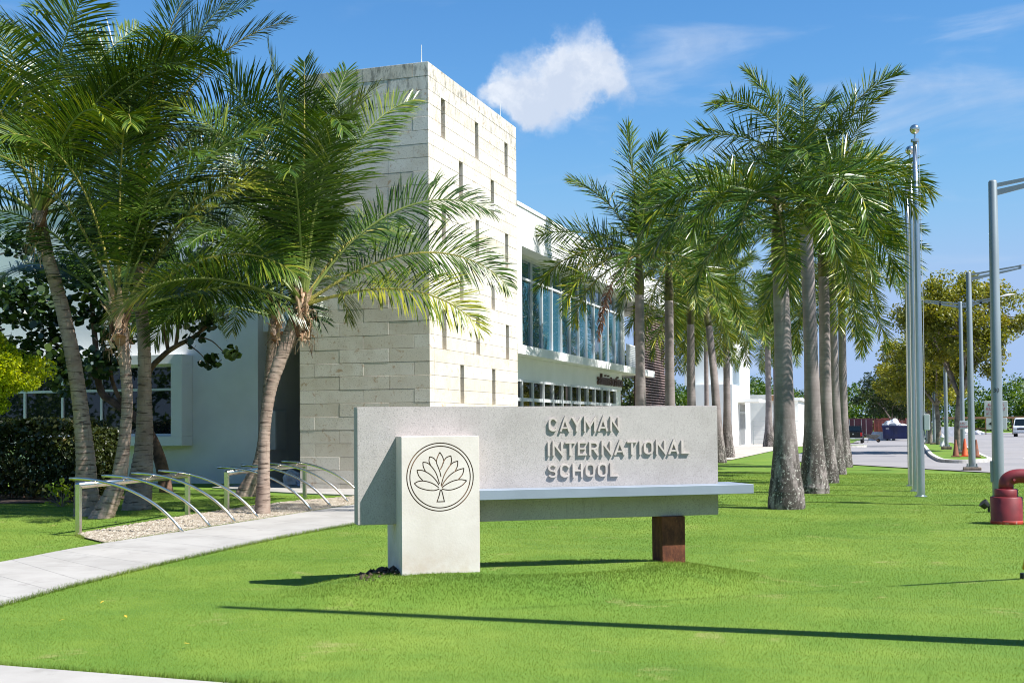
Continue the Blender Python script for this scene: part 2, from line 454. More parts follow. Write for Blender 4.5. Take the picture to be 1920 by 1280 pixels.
def tube(pts, rad, n=8, caps=True):
    pts = np.asarray(pts, float); k = len(pts)
    rad = np.full(k, rad) if np.isscalar(rad) else np.asarray(rad, float)
    tan = np.gradient(pts, axis=0); tan /= np.linalg.norm(tan, axis=1)[:, None]
    ref = np.array([0, 0, 1.]) if abs(tan[0][2]) < .9 else np.array([1., 0, 0])
    a = np.cross(ref, tan[0]); a /= np.linalg.norm(a)
    v = []; th = np.arange(n)*2*np.pi/n
    for i in range(k):
        a = a - tan[i]*(a@tan[i]); a /= np.linalg.norm(a); b = np.cross(tan[i], a)
        v.append(pts[i] + rad[i]*(np.cos(th)[:, None]*a + np.sin(th)[:, None]*b))
    v = np.concatenate(v)
    f = []
    for i in range(k-1):
        for j in range(n):
            j2 = (j+1) % n
            f.append((i*n+j, i*n+j2, (i+1)*n+j2, (i+1)*n+j))
    if caps: f.append(tuple(range(n-1, -1, -1))); f.append(tuple((k-1)*n+j for j in range(n)))
    return v.tolist(), f
def lathe(prof, n=24, c=(0, 0, 0)):
    v = []; f = []; k = len(prof)
    for r_, z in prof:
        for j in range(n):
            t = 2*math.pi*j/n; v.append((c[0]+r_*math.cos(t), c[1]+r_*math.sin(t), c[2]+z))
    for i in range(k-1):
        for j in range(n):
            j2 = (j+1) % n; f.append((i*n+j, i*n+j2, (i+1)*n+j2, (i+1)*n+j))
    f.append(tuple(range(n-1, -1, -1))); f.append(tuple((k-1)*n+j for j in range(n)))
    return v, f
def spline(P, k):
    P = np.asarray(P, float); n = len(P); out = []
    Q = np.vstack([2*P[0]-P[1], P, 2*P[-1]-P[-2]])
    for i in range(n-1):
        a, b, c, d = Q[i:i+4]
        for t in np.linspace(0, 1, k, endpoint=False):
            out.append(.5*((2*b)+(c-a)*t+(2*a-5*b+4*c-d)*t*t+(3*b-a-3*c+d)*t**3))
    out.append(P[-1]); return np.array(out)
def ss(a, b, x):
    t = np.clip((np.asarray(x, float)-a)/(b-a), 0, 1); return t*t*(3-2*t)

# ------------------------------------------------------------------ ground
SA = 0.587
SD = np.array([math.cos(SA), math.sin(SA)]); SN = np.array([math.sin(SA), -math.cos(SA)]); SO = np.array([-5.089, 10.396])
def hgt(x, y):
    x = np.asarray(x, float); y = np.asarray(y, float)
    a = (x-SO[0])*SD[0]+(y-SO[1])*SD[1]-1.9; b = (x-SO[0])*SN[0]+(y-SO[1])*SN[1]
    rr = np.sqrt((a/np.where(a > 0, 2.55, 2.9))**2+(b/np.where(b > 0, 1.5, .9))**2)
    h = .172*(1-ss(.50, 1.0, rr))
    h = h + .012*np.sin(x*.9+.4)*np.sin(y*.7)*(1-ss(18, 26, y))
    h = h - .5*ss(72, 118, y)*(1-ss(1., 6., x))
    return h
def sheet(name, xs, ys, mat, dz=0., inside=None):
    X, Y = np.meshgrid(xs, ys); Z = hgt(X, Y)+dz
    nx, ny = len(xs), len(ys)
    v = np.stack([X.ravel(), Y.ravel(), Z.ravel()], 1)
    f = []
    for j in range(ny-1):
        for i in range(nx-1):
            if inside and not inside((xs[i]+xs[i+1])/2, (ys[j]+ys[j+1])/2): continue
            f.append((j*nx+i, j*nx+i+1, (j+1)*nx+i+1, (j+1)*nx+i))
    o = mk(name, v, f, mat, smooth=True); return structure(o)
gx = np.concatenate([[-900, -400, -150, -70, -45], np.arange(-32, 8.01, .25), [12, 20, 40, 80, 150, 400, 900]])
gy = np.concatenate([[-200, -60, -20, -5, 0], np.arange(3, 30, .25), np.arange(30, 60, 1.), np.arange(60, 220, 4), [260, 400, 900, 2000]])
sheet('lawn', gx, gy, MT['lawn'])
def poly_sheet(name, pts, mat, dz, z=None, thick=.0):
    """flat polygon laid over the ground; pts run counter-clockwise"""
    n = len(pts)
    v = [(x, y, (hgt(x, y) if z is None else z)+dz) for x, y in pts]
    f = [tuple(range(n))]
    if thick:
        v += [(x, y, q-thick) for x, y, q in v]
        for i in range(n): f.append((i, i+n, (i+1) % n+n, (i+1) % n))
    return mk(name, v, f, mat)
def in_poly(px, py, poly):
    px = np.asarray(px); py = np.asarray(py); c = np.zeros(px.shape, bool); n = len(poly)
    for i in range(n):
        x1, y1 = poly[i]; x2, y2 = poly[(i+1) % n]
        if y1 == y2: continue
        k = ((y1 > py) != (y2 > py)) & (px < (x2-x1)*(py-y1)/(y2-y1)+x1); c ^= k
    return c
# footpath of cast slabs
PL = spline([(-9.75, 6.0), (-10.0, 9.0), (-10.22, 11.5), (-10.43, 13.2), (-10.46, 16.5), (-10.55, 21.0), (-10.55, 30), (-10.55, 48)], 6)
PR = spline([(-7.35, 5.6), (-7.7, 8.2), (-8.08, 10.1), (-8.38, 12.4), (-8.52, 15.4), (-8.5, 20.0), (-8.5, 30), (-8.5, 48)], 6)
path_poly = [tuple(q) for q in PR]+[tuple(q) for q in PL[::-1]]
base = poly_sheet('path', path_poly, MT['joint'], .0, z=.008); structure(base); base.name = 'path'
for i in range(0, len(PL)-1, 2 if True else 1):
    j = min(i+2, len(PL)-1)
    g = .003
    ring = [PR[i], PR[(i+j)//2], PR[j], PL[j], PL[(i+j)//2], PL[i]]
    d = PL[j]-PL[i]; d = d/np.linalg.norm(d)*g
    ring = [ring[0]+d, ring[1], ring[2]-d, ring[3]-d, ring[4], ring[5]+d]
    s = poly_sheet('slab', [tuple(q) for q in ring], MT['conc'], .0, z=.032, thick=.05)
    s.parent = base
# roadside pavement corner at bottom left
walk_poly = [(-12, 4.2), (4, 4.2), (4, 6.31), (-4.0, 6.33), (-5.0, 6.35), (-5.8, 6.37), (-7.4, 6.43), (-12, 6.52)]
pv = poly_sheet('pavement', walk_poly, MT['joint'], 0, z=.012); structure(pv)
for k in range(8):
    x0, x1 = -12+2*k+.006, -10+2*k-.006
    yt = lambda x: 6.31+max(0, -x-4)*.022
    s = poly_sheet('slab', [(x0, 4.2), (x1, 4.2), (x1, yt(x1)), (x0, yt(x0))], MT['conc'], 0, z=.035, thick=.05); s.parent = pv
# concrete pad at the tower foot
pad_poly = [(-17.4, 26.9), (-15.3, 25.6), (-13.7, 24.9), (-12.1, 24.4), (-10.6, 24.2), (-10.6, 33.5), (-14.7, 33.5), (-17.3, 33.5), (-17.3, 29.0)]
structure(poly_sheet('concrete_pad', pad_poly, MT['conc'], 0, z=.03, thick=.06))
# gravel bed beside the bicycle stands
grav_poly = [(-10.46, 13.6), (-10.5, 16.5), (-10.58, 21), (-10.6, 24.25), (-11.8, 24.1), (-12.35, 22.4), (-12.5, 20.7), (-12.3, 18.2), (-11.85, 14.7), (-11.3, 14.2)]
structure(poly_sheet('gravel_bed', grav_poly, MT['gravel'], 0, z=.02))
gp2 = [(-18.5, 20.2), (-16.9, 21.2), (-16.6, 23.2), (-26, 24), (-26, 20)]
structure(poly_sheet('planting_bed', gp2, MT['soil'], 0, z=.018))
# road and parking: asphalt with the lawn's curved edge
road_edge = [(3.0, -60), (3.0, 33.0), (2.93, 34.5), (2.8, 36.8), (2.5, 38.9), (1.6, 40.1), (0., 42.6), (-2.7, 46.8), (-4.0, 48.6), (-5.2, 49.4)]
def road_in(x, y):
    if y > 176 or x > 60 or x < -12 or y < -60: return False
    if x < -5.3: return False
    return not in_poly(np.array([x]), np.array([y]), road_edge+[(-5.2, 49.4), (-60, 49.4), (-60, -60)])[0]
rv = [(x, y, .03) for x, y in road_edge]
road_near = [(3.0, -60), (60, -60), (60, 49.4), (-5.2, 49.4)]+[tuple(q) for q in road_edge[-2:0:-1]]
rb = Mesh()
# near piece as one polygon, far piece as a grid that follows the fall of the ground
rb.add([(x, y, .03) for x, y in road_near], [tuple(range(len(road_near)))])
xs = np.concatenate([np.arange(-5.2, 8, 1.2), [10, 20, 40, 60]]); ys = np.concatenate([[49.4], np.arange(54, 178, 4.)])
X, Y = np.meshgrid(xs, ys); Z = hgt(X, Y)+.03; nx = len(xs)
rb.add(np.stack([X.ravel(), Y.ravel(), Z.ravel()], 1), [(j*nx+i, j*nx+i+1, (j+1)*nx+i+1, (j+1)*nx+i) for j in range(len(ys)-1) for i in range(nx-1)])
structure(rb.obj('road', MT['asph']))
# sandy paving in front of the far wing
xs = np.arange(-24, -5.1, 2.1); ys = np.concatenate([[51.2], np.arange(54, 178, 4.)])
X, Y = np.meshgrid(xs, ys); Z = hgt(X, Y)+.026; nx = len(xs)
structure(mk('plaza', np.stack([X.ravel(), Y.ravel(), Z.ravel()], 1), [(j*nx+i, j*nx+i+1, (j+1)*nx+i+1, (j+1)*nx+i) for j in range(len(ys)-1) for i in range(nx-1)], MT['plaza']))
# painted lines on the parking lot
for k, (p, q) in enumerate([((3.9, 104), (4.75, 52)), ((6.3, 140), (14, 134)), ((4.5, 96), (12, 96)), ((5.2, 70), (14, 69.4)), ((4.6, 118), (13, 118))]):
    p = np.array(p); q = np.array(q); d = (q-p)/np.linalg.norm(q-p); nn = np.array([-d[1], d[0]])*.06
    ring = [p-nn, q-nn, q+nn, p+nn]
    structure(mk('road_marking', [(x, y, hgt(x, y)+.036) for x, y in ring], [(0, 1, 2, 3)], MT['paint']))
# kerbed island with trees
isl = spline([(1.55, 106), (1.05, 90), (1.0, 78), (.98, 60), (1.02, 55.3), (1.15, 50.5), (1.3, 48.4), (1.75, 47.5), (2.4, 47.7), (2.95, 48.7), (3.2, 50.2), (3.2, 55), (3.35, 70), (3.4, 90), (3.2, 106)], 5)
kz = lambda x, y: float(hgt(x, y))
inner = []
cen = np.array([2.15, 0])
for i in range(len(isl)):
    t = isl[min(i+1, len(isl)-1)]-isl[max(i-1, 0)]; t /= np.linalg.norm(t); inner.append(isl[i]+np.array([-t[1], t[0]])*.16)
inner = np.array(inner); nI = len(isl)
kv = [(x, y, kz(x, y)-.05) for x, y in isl]+[(x, y, kz(x, y)+.15) for x, y in isl]+[(x, y, kz(x, y)+.16) for x, y in inner]
kf = []
for i in range(nI-1): kf += [(i, i+1, nI+i+1, nI+i), (nI+i, nI+i+1, 2*nI+i+1, 2*nI+i)]
structure(mk('island_kerb', kv, kf, MT['kerb']))
structure(mk('island_lawn', [(x, y, kz(x, y)+.145) for x, y in inner], [tuple(range(nI))], MT['lawn']))
small = spline([(-5.0, 79.0), (-3.6, 78.4), (-2.6, 79.2), (-2.5, 80.6), (-3.4, 81.6), (-5.0, 81.4), (-5.6, 80.2)], 4)
sv = [(x, y, kz(x, y)-.05) for x, y in small]+[(x, y, kz(x, y)+.16) for x, y in small]
nS = len(small)
structure(mk('verge_island', sv, [(i, (i+1) % nS, nS+(i+1) % nS, nS+i) for i in range(nS)]+[tuple(range(nS, 2*nS))], MT['lawn'], mats=[MT['kerb'], MT['lawn']], midx=[0]*nS+[1]))

# ------------------------------------------------------------------ stone tower
tower = thing('stone_tower', 'tall windowless tower clad in pale coral stone blocks with slit openings', 'tower', (-11.12, 26.8, 0))
TX0, TX1, TY0, TY1, TZ = -14.73, -11.12, 26.8, 33.72, 10.65
def tl(b): return (b[0]+11.12, b[1]+11.12, b[2]-26.8, b[3]-26.8, b[4], b[5])
box('core', tl((TX0+.05, TX1-.32, TY0+.31, TY1-.05, 0, TZ-.05)), MT['stone_core'], tower)
lev = [0.0]+[.155+.338*k for k in range(0, 32)]
lev = [z for z in lev if z < TZ-.15]+[TZ]
joA = [-14.73, -14.30, -12.92, -11.54, -11.12]; joB = [-14.73, -13.60, -12.22, -11.12]
G = .0035
for k in range(len(lev)-1):
    z0, z1 = lev[k]+G, lev[k+1]-G
    js = joA if k % 2 else joB
    for a, b in zip(js[:-1], js[1:]):
        pr = random.uniform(0, .007)
        x0 = a+(G if a > TX0 else 0); x1 = b-(G if b < TX1 else 0)
        box('block', tl((x0, x1, TY0-pr, TY0+.30, z0, z1)), MT['stone'], tower, bevel=.004)
slits = []
for t_, row in ((9.92, 0), (8.58, 1), (7.25, 0), (5.9, 1), (4.55, 0), (3.2, 1), (1.86, 0)):
    for y0 in ((27.63, 30.12, 32.63) if row == 0 else (28.88, 31.39)): slits.append((y0, y0+.29, t_-1.01, t_))
for k in range(len(lev)-1):
    z0, z1 = lev[k]+G, lev[k+1]-G
    zm = (z0+z1)/2
    cuts = sorted((a, b) for a, b, c, d in slits if c < zm < d)
    spans = []; y = TY0+.304
    for a, b in cuts: spans.append((y, a)); y = b
    spans.append((y, TY1))
    for a, b in spans:
        n = 1 if b-a < 2.3 else (2 if b-a < 4.2 else 3)
        off = .12 if k % 2 else -.12
        ed = [a]+[a+(b-a)*i/n+off for i in range(1, n)]+[b]
        for p, q in zip(ed[:-1], ed[1:]):
            pr = random.uniform(0, .006)
            box('block', tl((TX1-.31, TX1+pr, p+(G if p > a else 0), q-(G if q < b else 0), z0, z1)), MT['stone'], tower, bevel=.004)
for a, b in ((TX0+3.35, TY0+.2), (TX1-.15, TY1-1.0)):
    Mesh().tube([(a+11.12, b-26.8, TZ-.05), (a+11.12, b-26.8, TZ+.12), (a+11.12, b-26.8, TZ+.5)], [.03, .012, .008], 6).obj('lightning_rod', MT['lampwhite'], tower)

# ------------------------------------------------------------------ main wing along the palms
wing = thing('school_wing', 'white two-storey school wing with long bands of glazing beyond the stone tower', 'building', (-11.12, 33.72, 0))
def wl_(b): return (b[0]+11.12, b[1]+11.12, b[2]-33.72, b[3]-33.72, b[4], b[5])
WX = -11.65
def wb(name, b, mat='white', parent=None, bevel=0.): return box(name, wl_(b), MT[mat], parent or wing, bevel)
wb('wall', (-29, WX-.10, 33.76, 49.72, 0, 7.3))
wb('wall', (-29, -14.2, 49.72, 58.7, 0, 7.3))
rf = wb('roof', (-29.2, -11.12, 33.74, 59.0, 7.11, 8.30))
wb('coping', (-29.3, -11.09, 33.745, 59.05, 8.303, 8.42), parent=rf)
wb('pier', (WX-.09, -11.125, 33.75, 34.22, 4.065, 7.108))
wb('canopy_slab', (-13.9, -11.12, 33.755, 54.2, 3.78, 4.06))
wb('lintel', (WX-.095, WX, 33.76, 49.72, 3.06, 3.775))
wb('end_wall', (-14.0, WX-.11, 49.73, 49.95, 0, 3.775))
# upper glazing
Y0 = 34.5
ys = [Y0+1.165*k for k in range(14)]; ye = ys[-1]
up = [y for y in ys]
for z in (4.10, 6.33, 6.98): wb('transom', (WX-.075, WX+.012, Y0-.35, ye+.04, z-.035, z+.035), 'frame')
wb('head_frame', (WX-.08, WX+.005, Y0-.35, ye+.04, 7.02, 7.107), 'white')
for y in up: wb('mullion', (WX-.07, WX+.03, y-.032, y+.032, 4.066, 7.018), 'frame')
for a, b in zip(up[:-1], up[1:]):
    for z0, z1 in ((4.137, 6.293), (6.367, 6.943)): wb('pane', (WX-.06, WX-.035, a+.034, b-.034, z0, z1), 'glass')
wb('end_post', (WX-.09, WX+.1, ye+.05, ye+.28, 4.065, 7.105))
# lower glazing
Y1 = 34.55
dn = [Y1+1.164*k for k in range(13)]
for z in (.35, 1.3, 2.42, 3.03): wb('transom', (WX-.07, WX+.02, Y1-.6, dn[-1]+.04, z-.045 if z > 3 else z-.055, z+.028 if z > 3 else z+.055), 'frame')
for y in dn: wb('mullion', (WX-.065, WX+.04, y-.04, y+.04, .30, 3.055), 'frame')
for a, b in zip([Y1-.6]+dn[:-1], dn):
    for z0, z1 in ((.41, 1.24), (1.36, 2.36), (2.48, 2.98)): wb('pane', (WX-.055, WX-.03, a+.042, b-.042, z0, z1), 'glass_d')
wb('sill_wall', (WX-.09, WX+.005, 33.77, 49.71, 0, .298))
# brown louvre screen
MT['slat'] = simple('louvre_slat', (.27, .19, .185), .55, var=.08)
scr = wb('louvre_screen', (-11.62, -11.60, 52.0, 58.7, .05, 7.0), 'dark')  # near-black backing sheet puts the shade between the slats into colour
for y in np.arange(52.0, 58.75, 1.11): wb('upright', (-11.595, -11.53, y-.03, y+.03, .05, 7.0), 'brown', scr)
for z in np.arange(.15, 7.0, .125): wb('slat', (-11.59, -11.44, 52.0, 58.7, z-.026, z+.026), 'slat', scr)
wb('railing_panel', (-11.5, -11.47, 49.95, 52.0, 4.1, 5.1), 'frame')
for z in np.arange(4.15, 5.1, .08): wb('rail', (-11.465, -11.44, 49.95, 52.0, z, z+.03), 'frame')
# wall letters, brown
def text_mesh(s, size, depth):
    cu_ = bpy.data.curves.new('txt', 'FONT'); cu_.body = s; cu_.size = size; cu_.extrude = depth/2; cu_.align_x = 'LEFT'
    cu_.resolution_u = 4
    o = bpy.data.objects.new('txt', cu_); COL.objects.link(o)
    bpy.context.view_layer.update()
    dg = bpy.context.evaluated_depsgraph_get(); me = bpy.data.meshes.new_from_object(o.evaluated_get(dg))
    bpy.data.objects.remove(o); bpy.data.curves.remove(cu_)
    return me
def text_row(s, size, depth, mat, origin, xdir, up_, parent, name='letter', width=None, z_out=None):
    """each character a mesh of its own; origin = left end of baseline"""
    xd = Vector(xdir).normalized(); ud = Vector(up_).normalized(); nd = xd.cross(ud)
    x = 0.; items = []
    cache = {}
    for ch in s:
        if ch == ' ': x += size*.3; continue
        if ch not in cache: cache[ch] = text_mesh(ch, size, depth)
        me = cache[ch]; xsv = [v.co.x for v in me.vertices]
        items.append((me, x-min(xsv))); x += (max(xsv)-min(xsv)) + size*.1
    k = 1. if width is None else width/x
    for me, off in items:
        o = bpy.data.objects.new(name, me)
        if not me.materials: me.materials.append(mat)
        link(o, parent)
        mm = Matrix.Identity(4)
        for i in range(3): mm[i][0] = xd[i]*k; mm[i][1] = ud[i]; mm[i][2] = nd[i]
        p = Vector(origin)+xd*(off*k)+nd*(depth/2)
        for i in range(3): mm[i][3] = p[i]
        o.matrix_local = mm
    return items
text_row('administration', .66, .09, MT['brown'], (WX+11.12+.002, 45.35-33.72, 3.20), (0, 1, 0), (0, 0, 1), wing, width=4.25)

# ------------------------------------------------------------------ left wing
lw = thing('classroom_wing', 'white rendered wing with deep-framed ribbon window behind the leaning palms', 'building', (-17.29, 29.05, 0))
def ll_(b): return (b[0]+17.29, b[1]+17.29, b[2]-29.05, b[3]-29.05, b[4], b[5])
def lb(name, b, mat='white', parent=None): return box(name, ll_(b), MT[mat], parent or lw)
lb('wall', (-45, -17.29, 29.05, 42, 0, 8.3))
lb('coping', (-45, -17.2, 29.0, 42.05, 8.303, 8.42))
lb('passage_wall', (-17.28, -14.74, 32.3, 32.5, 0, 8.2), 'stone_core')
lb('added_shade_roof', (-17.28, -14.74, 29.3, 33.6, 4.3, 8.3))  # unseen roof block, added and set low to keep the passage dark
dr = lb('passage_shade_door', (-17.2, -14.8, 32.24, 32.29, .05, 4.25), 'dark'); lb('handle', (-15.4, -15.36, 32.18, 32.235, 1.0, 1.15), 'steel', dr)  # near-black door stretched across the back, painting in the recess's shade
fr = lb('window_box', (-33, -19.42, 28.50, 29.04, 3.42, 3.68)); F = fr
lb('window_sill', (-33, -19.42, 28.50, 29.04, 1.09, 1.36))
lb('window_cheek', (-19.78, -19.421, 28.503, 29.04, 1.363, 3.417))
for z in (1.40, 2.70, 3.38): lb('transom', (-33, -19.79, 28.72, 28.80, z-.035, z+.035), 'frame')
mx_ = [-19.83, -22.0, -23.42, -24.84, -26.3, -27.7, -29.1]
mx_ = [-19.83, -21.0, -22.30, -23.68, -25.05, -26.4, -27.8, -29.2]
for x in mx_: lb('mullion', (x-.035, x+.035, 28.70, 28.82, 1.37, 3.41), 'frame')
for b_, a_ in zip(mx_[:-1], mx_[1:]):
    for z0, z1 in ((1.44, 2.66), (2.74, 3.34)): lb('pane', (a_+.037, b_-.037, 28.75, 28.77, z0, z1), 'glass_d')
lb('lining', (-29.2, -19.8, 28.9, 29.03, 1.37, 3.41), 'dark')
cb = thing('cable_cabinet', 'grey metal service cabinet on the wall of the dark passage', 'cabinet', (-17.28, 29.6, .95))
box('body', (.0, .22, 0, .62, 0, 1.12), MT['frame'], cb, .01); box('door', (.222, .235, .03, .59, .04, 1.08), MT['lampwhite'], cb)

# ------------------------------------------------------------------ far white block and store
fb = thing('entrance_block', 'white entrance block with canopy and tall barred door beyond the far palms', 'building', (-13.9, 100, -.3))
def fl_(b): return (b[0]+13.9, b[1]+13.9, b[2]-100, b[3]-100, b[4]+.3, b[5]+.3)
def fbb(name, b, mat='white', parent=None): return box(name, fl_(b), MT[mat], parent or fb)
fbb('wall', (-17.2, -13.9, 100, 112, -.5, 4.9)); fbb('upper_storey', (-18.2, -14.4, 101.5, 116, 4.9, 9.2))
fbb('canopy', (-13.9, -12.1, 103.6, 108.6, 3.45, 3.72))
d_ = fbb('door', (-13.89, -13.86, 104.0, 107.6, -.3, 3.3), 'glass_d')
for y in np.arange(104.0, 107.7, .6): fbb('bar', (-13.858, -13.80, y-.05, y+.05, -.3, 3.3), 'frame', d_)
fbb('door_head', (-13.858, -13.795, 104.0, 107.6, 2.5, 2.62), 'frame', d_)
w_ = fbb('window', (-14.395, -14.36, 103.5, 108, 4.95, 7.3), 'glass')
for y in np.arange(103.5, 108.1, .75): fbb('mullion', (-14.358, -14.31, y-.04, y+.04, 4.95, 7.3), 'frame', w_)
st = thing('store_block', 'low grey-white store wall behind the wire fence', 'building', (-13.2, 118, -.5))
box('wall', (-2, 1.8, 0, 10, 0, 4.9), MT['white'], st); box('beam', (.5, 1.6, -.4, -.01, 4.3, 4.8), MT['timber'], st)
box('annexe', (1.9, 2.7, 6, 14, 0, 4.4), MT['white'], st); box('annexe_roof', (1.82, 2.95, 5.6, 14.4, 4.41, 4.7), MT['white'], st)
wf = thing('wire_fence', 'thin wire mesh fence panel in front of the store wall', 'fence', (-13.7, 112.5, -.48))
for x in np.arange(0, 4.6, 1.5): Mesh().tube([(x, 0, 0), (x, 0, 2.3)], .03, 6).obj('post', MT['pole'], wf)
for z in np.arange(.15, 2.3, .42): Mesh().tube([(0, 0, z), (4.5, 0, z)], .012, 4).obj('wire', MT['pole'], wf)

# ------------------------------------------------------------------ school sign
sign = thing('school_sign', 'long grey concrete school sign with cream emblem pedestal and raised name letters', 'sign', (SO[0], SO[1], 0), SA)
# local axes: x along the panel, -y towards the viewer
box('panel', (0, 3.833, 0, .223, .635, 1.789), MT['agg'], sign, .006, 2)
def ribbon(pts, w, closed=False):
    P = np.asarray(pts, float); n = len(P); L_ = []; R_ = []
    for i in range(n):
        if closed: a, b = P[i]-P[i-1], P[(i+1) % n]-P[i]
        else: a = P[i]-P[max(i-1, 0)]; b = P[min(i+1, n-1)]-P[i]
        if np.linalg.norm(a) < 1e-9: a = b
        if np.linalg.norm(b) < 1e-9: b = a
        a = a/np.linalg.norm(a); b = b/np.linalg.norm(b)
        na = np.array([-a[1], a[0]]); nb = np.array([-b[1], b[0]]); m_ = na+nb; ln = np.linalg.norm(m_)
        m_ = na if ln < 1e-6 else m_/ln
        k = 1/max(.32, m_@na); L_.append(P[i]+m_*w/2*k); R_.append(P[i]-m_*w/2*k)
    return L_, R_
def solid_ribbon(M_, pts, w, y0, y1, closed=False, T=lambda x, z: (x, z)):
    L_, R_ = ribbon(pts, w, closed); n = len(L_); v = []
    for l, r_ in zip(L_, R_):
        for q in (l, r_):
            x, z = T(q[0], q[1]); v += [(x, y0, z), (x, y1, z)]
    f = []; rn = range(n if closed else n-1)
    for i in rn:
        a = 4*i; b = 4*((i+1) % n)
        f += [(a, a+2, b+2, b), (a+1, b+1, b+3, a+3), (a, b, b+1, a+1), (a+2, a+3, b+3, b+2)]
    if not closed: f += [(0, 1, 3, 2), (4*(n-1), 4*(n-1)+2, 4*(n-1)+3, 4*(n-1)+1)]
    M_.add(v, f)
def arc(cx, cy, r_, a0, a1, n=10, ry=None): return [(cx+r_*math.cos(R(t)), cy+(ry or r_)*math.sin(R(t))) for t in np.linspace(a0, a1, n)]
GL = {
 'C': (.60, [arc(.3, .70, .225, 8, 180)+arc(.3, .30, .225, 180, 352)]),
 'A': (.66, [[(.05, 0), (.33, .94), (.61, 0)], [(.15, .26), (.51, .26)]]),
 'Y': (.62, [[(.05, 1), (.31, .46), (.57, 1)], [(.31, .52), (.31, 0)]]),
 'M': (.80, [[(.075, 0), (.075, .93), (.40, .33), (.725, .93), (.725, 0)]]),
 'N': (.64, [[(.075, 0), (.075, .90), (.565, .10), (.565, 1)]]),
 'I': (.15, [[(.075, 0), (.075, 1)]]),
 'T': (.58, [[(.0, .925), (.58, .925)], [(.29, .86), (.29, 0)]]),
 'E': (.54, [[(.54, .925), (.075, .925), (.075, .075), (.54, .075)], [(.14, .5), (.48, .5)]]),
 'R': (.60, [[(.075, 0), (.075, .925), (.30, .925)]+arc(.30, .70, .225, 85, -90, 8)+[(.12, .475)], [(.30, .46), (.55, 0)]]),
 'O': (.60, ['closed', arc(.3, .70, .225, 0, 180)+arc(.3, .30, .225, 180, 360)]),
 'L': (.52, [[(.075, 1), (.075, .075), (.52, .075)]]),
 'S': (.58, [arc(.29, .7125, .2125, 25, 270, 12)+arc(.29, .2875, .2125, 90, -155, 12)[1:]]),
 'H': (.63, [[(.075, 0), (.075, 1)], [(.555, 0), (.555, 1)], [(.14, .5), (.49, .5)]]),
}
def sign_row(s, x0, x1, zb_, zt_):
    H_ = zt_-zb_; gap = .125
    wd = sum(GL[c][0] for c in s)+gap*(len(s)-1); k = (x1-x0)/wd; x = x0
    for c in s:
        w_, st_ = GL[c]; M_ = Mesh()
        closed = st_[0] == 'closed'
        strokes = st_[1:] if closed else st_
        for i, pl in enumerate(strokes):
            solid_ribbon(M_, pl, .118, -.023+.0015*i, .004, closed, lambda a, b: (x+a*k, zb_+b*H_))
        M_.obj('letter', MT['letter'], sign); x += (w_+gap)*k
sign_row('CAYMAN', 1.95, 2.722, 1.530, 1.672)
sign_row('INTERNATIONAL', 1.938, 3.50, 1.283, 1.425)
sign_row('SCHOOL', 1.938, 2.705, 1.060, 1.202)
# pedestal with the emblem cut into its face
PF = -.30
bm = bmesh.new()
vs = [bm.verts.new(q) for q in boxv(.383, 1.157, PF, .55, -.15, 1.499)]
for f_ in BOXF: bm.faces.new([vs[i] for i in f_])
bmesh.ops.bevel(bm, geom=list(bm.edges), offset=.006, segments=2, affect='EDGES')
pm = bpy.data.meshes.new('pedestal'); bm.to_mesh(pm); bm.free(); pm.materials.append(MT['cast']); pm.materials.append(MT['groove'])
ped = link(bpy.data.objects.new('pedestal', pm), sign)
EC = (640., 532.); ES = .33/217; ex, ez = .766, 1.104
def E2(p): return (ex+(p[0]-EC[0])*ES, ez-(p[1]-EC[1])*ES)
lines = [
 [(638, 375), (622, 408), (616, 438), (627, 470), (638, 500), (645, 532)], [(638, 375), (655, 402), (663, 432), (655, 455), (641, 485)],
 [(572, 402), (568, 430), (580, 462)], [(572, 402), (598, 412), (615, 434)],
 [(528, 436), (560, 443), (592, 475), (616, 515), (635, 575)], [(528, 436), (531, 465), (546, 498)],
 [(490, 486), (530, 490), (575, 515), (610, 550), (632, 584)], [(490, 486), (501, 522), (527, 553)],
 [(472, 570), (500, 557), (540, 556), (590, 572), (630, 599)], [(472, 570), (500, 595), (550, 612), (600, 617), (634, 607)],
 [(710, 398), (680, 410), (661, 438), (650, 470)], [(710, 398), (714, 430), (705, 460)],
 [(755, 432), (720, 445), (690, 480), (662, 530), (645, 588)], [(755, 432), (752, 465), (738, 495)],
 [(795, 479), (750, 492), (705, 520), (668, 560), (648, 594)], [(795, 479), (786, 516), (757, 552)],
 [(812, 558), (770, 551), (720, 560), (672, 584), (650, 602)], [(812, 558), (780, 590), (730, 611), (690, 616), (650, 609)],
 [(641, 612), (632, 650), (618, 689), (666, 689), (656, 645), (647, 612)],
]
cutters = []
for i, ln in enumerate(lines):
    q = np.array([E2(p) for p in ln]); q = spline(q, 5) if i < len(lines)-1 else q
    cm = Mesh(); solid_ribbon(cm, q, .0105, PF-.02, PF+.007+.0002*i); cutters.append(cm)
for rr in (.328, .298):
    cm = Mesh(); solid_ribbon(cm, [(ex+rr*math.cos(t), ez+rr*math.sin(t)) for t in np.linspace(0, 2*math.pi, 72, endpoint=False)], .011, PF-.02, PF+.008, True); cutters.append(cm)
allc = Mesh()
for cm in cutters: allc.add(cm.v, cm.f)
co = allc.obj('cutter', MT['groove'])
bmx = bmesh.new(); bmx.from_mesh(co.data); bmesh.ops.recalc_face_normals(bmx, faces=bmx.faces); bmx.to_mesh(co.data); bmx.free()
bo = ped.modifiers.new('cut', 'BOOLEAN'); bo.operation = 'DIFFERENCE'; bo.solver = 'EXACT'; bo.use_self = True; bo.object = co
co.parent = sign
try: bo.material_mode = 'TRANSFER'
except Exception: pass
bpy.context.view_layer.update()
dg = bpy.context.evaluated_depsgraph_get()
newm = bpy.data.meshes.new_from_object(ped.evaluated_get(dg))
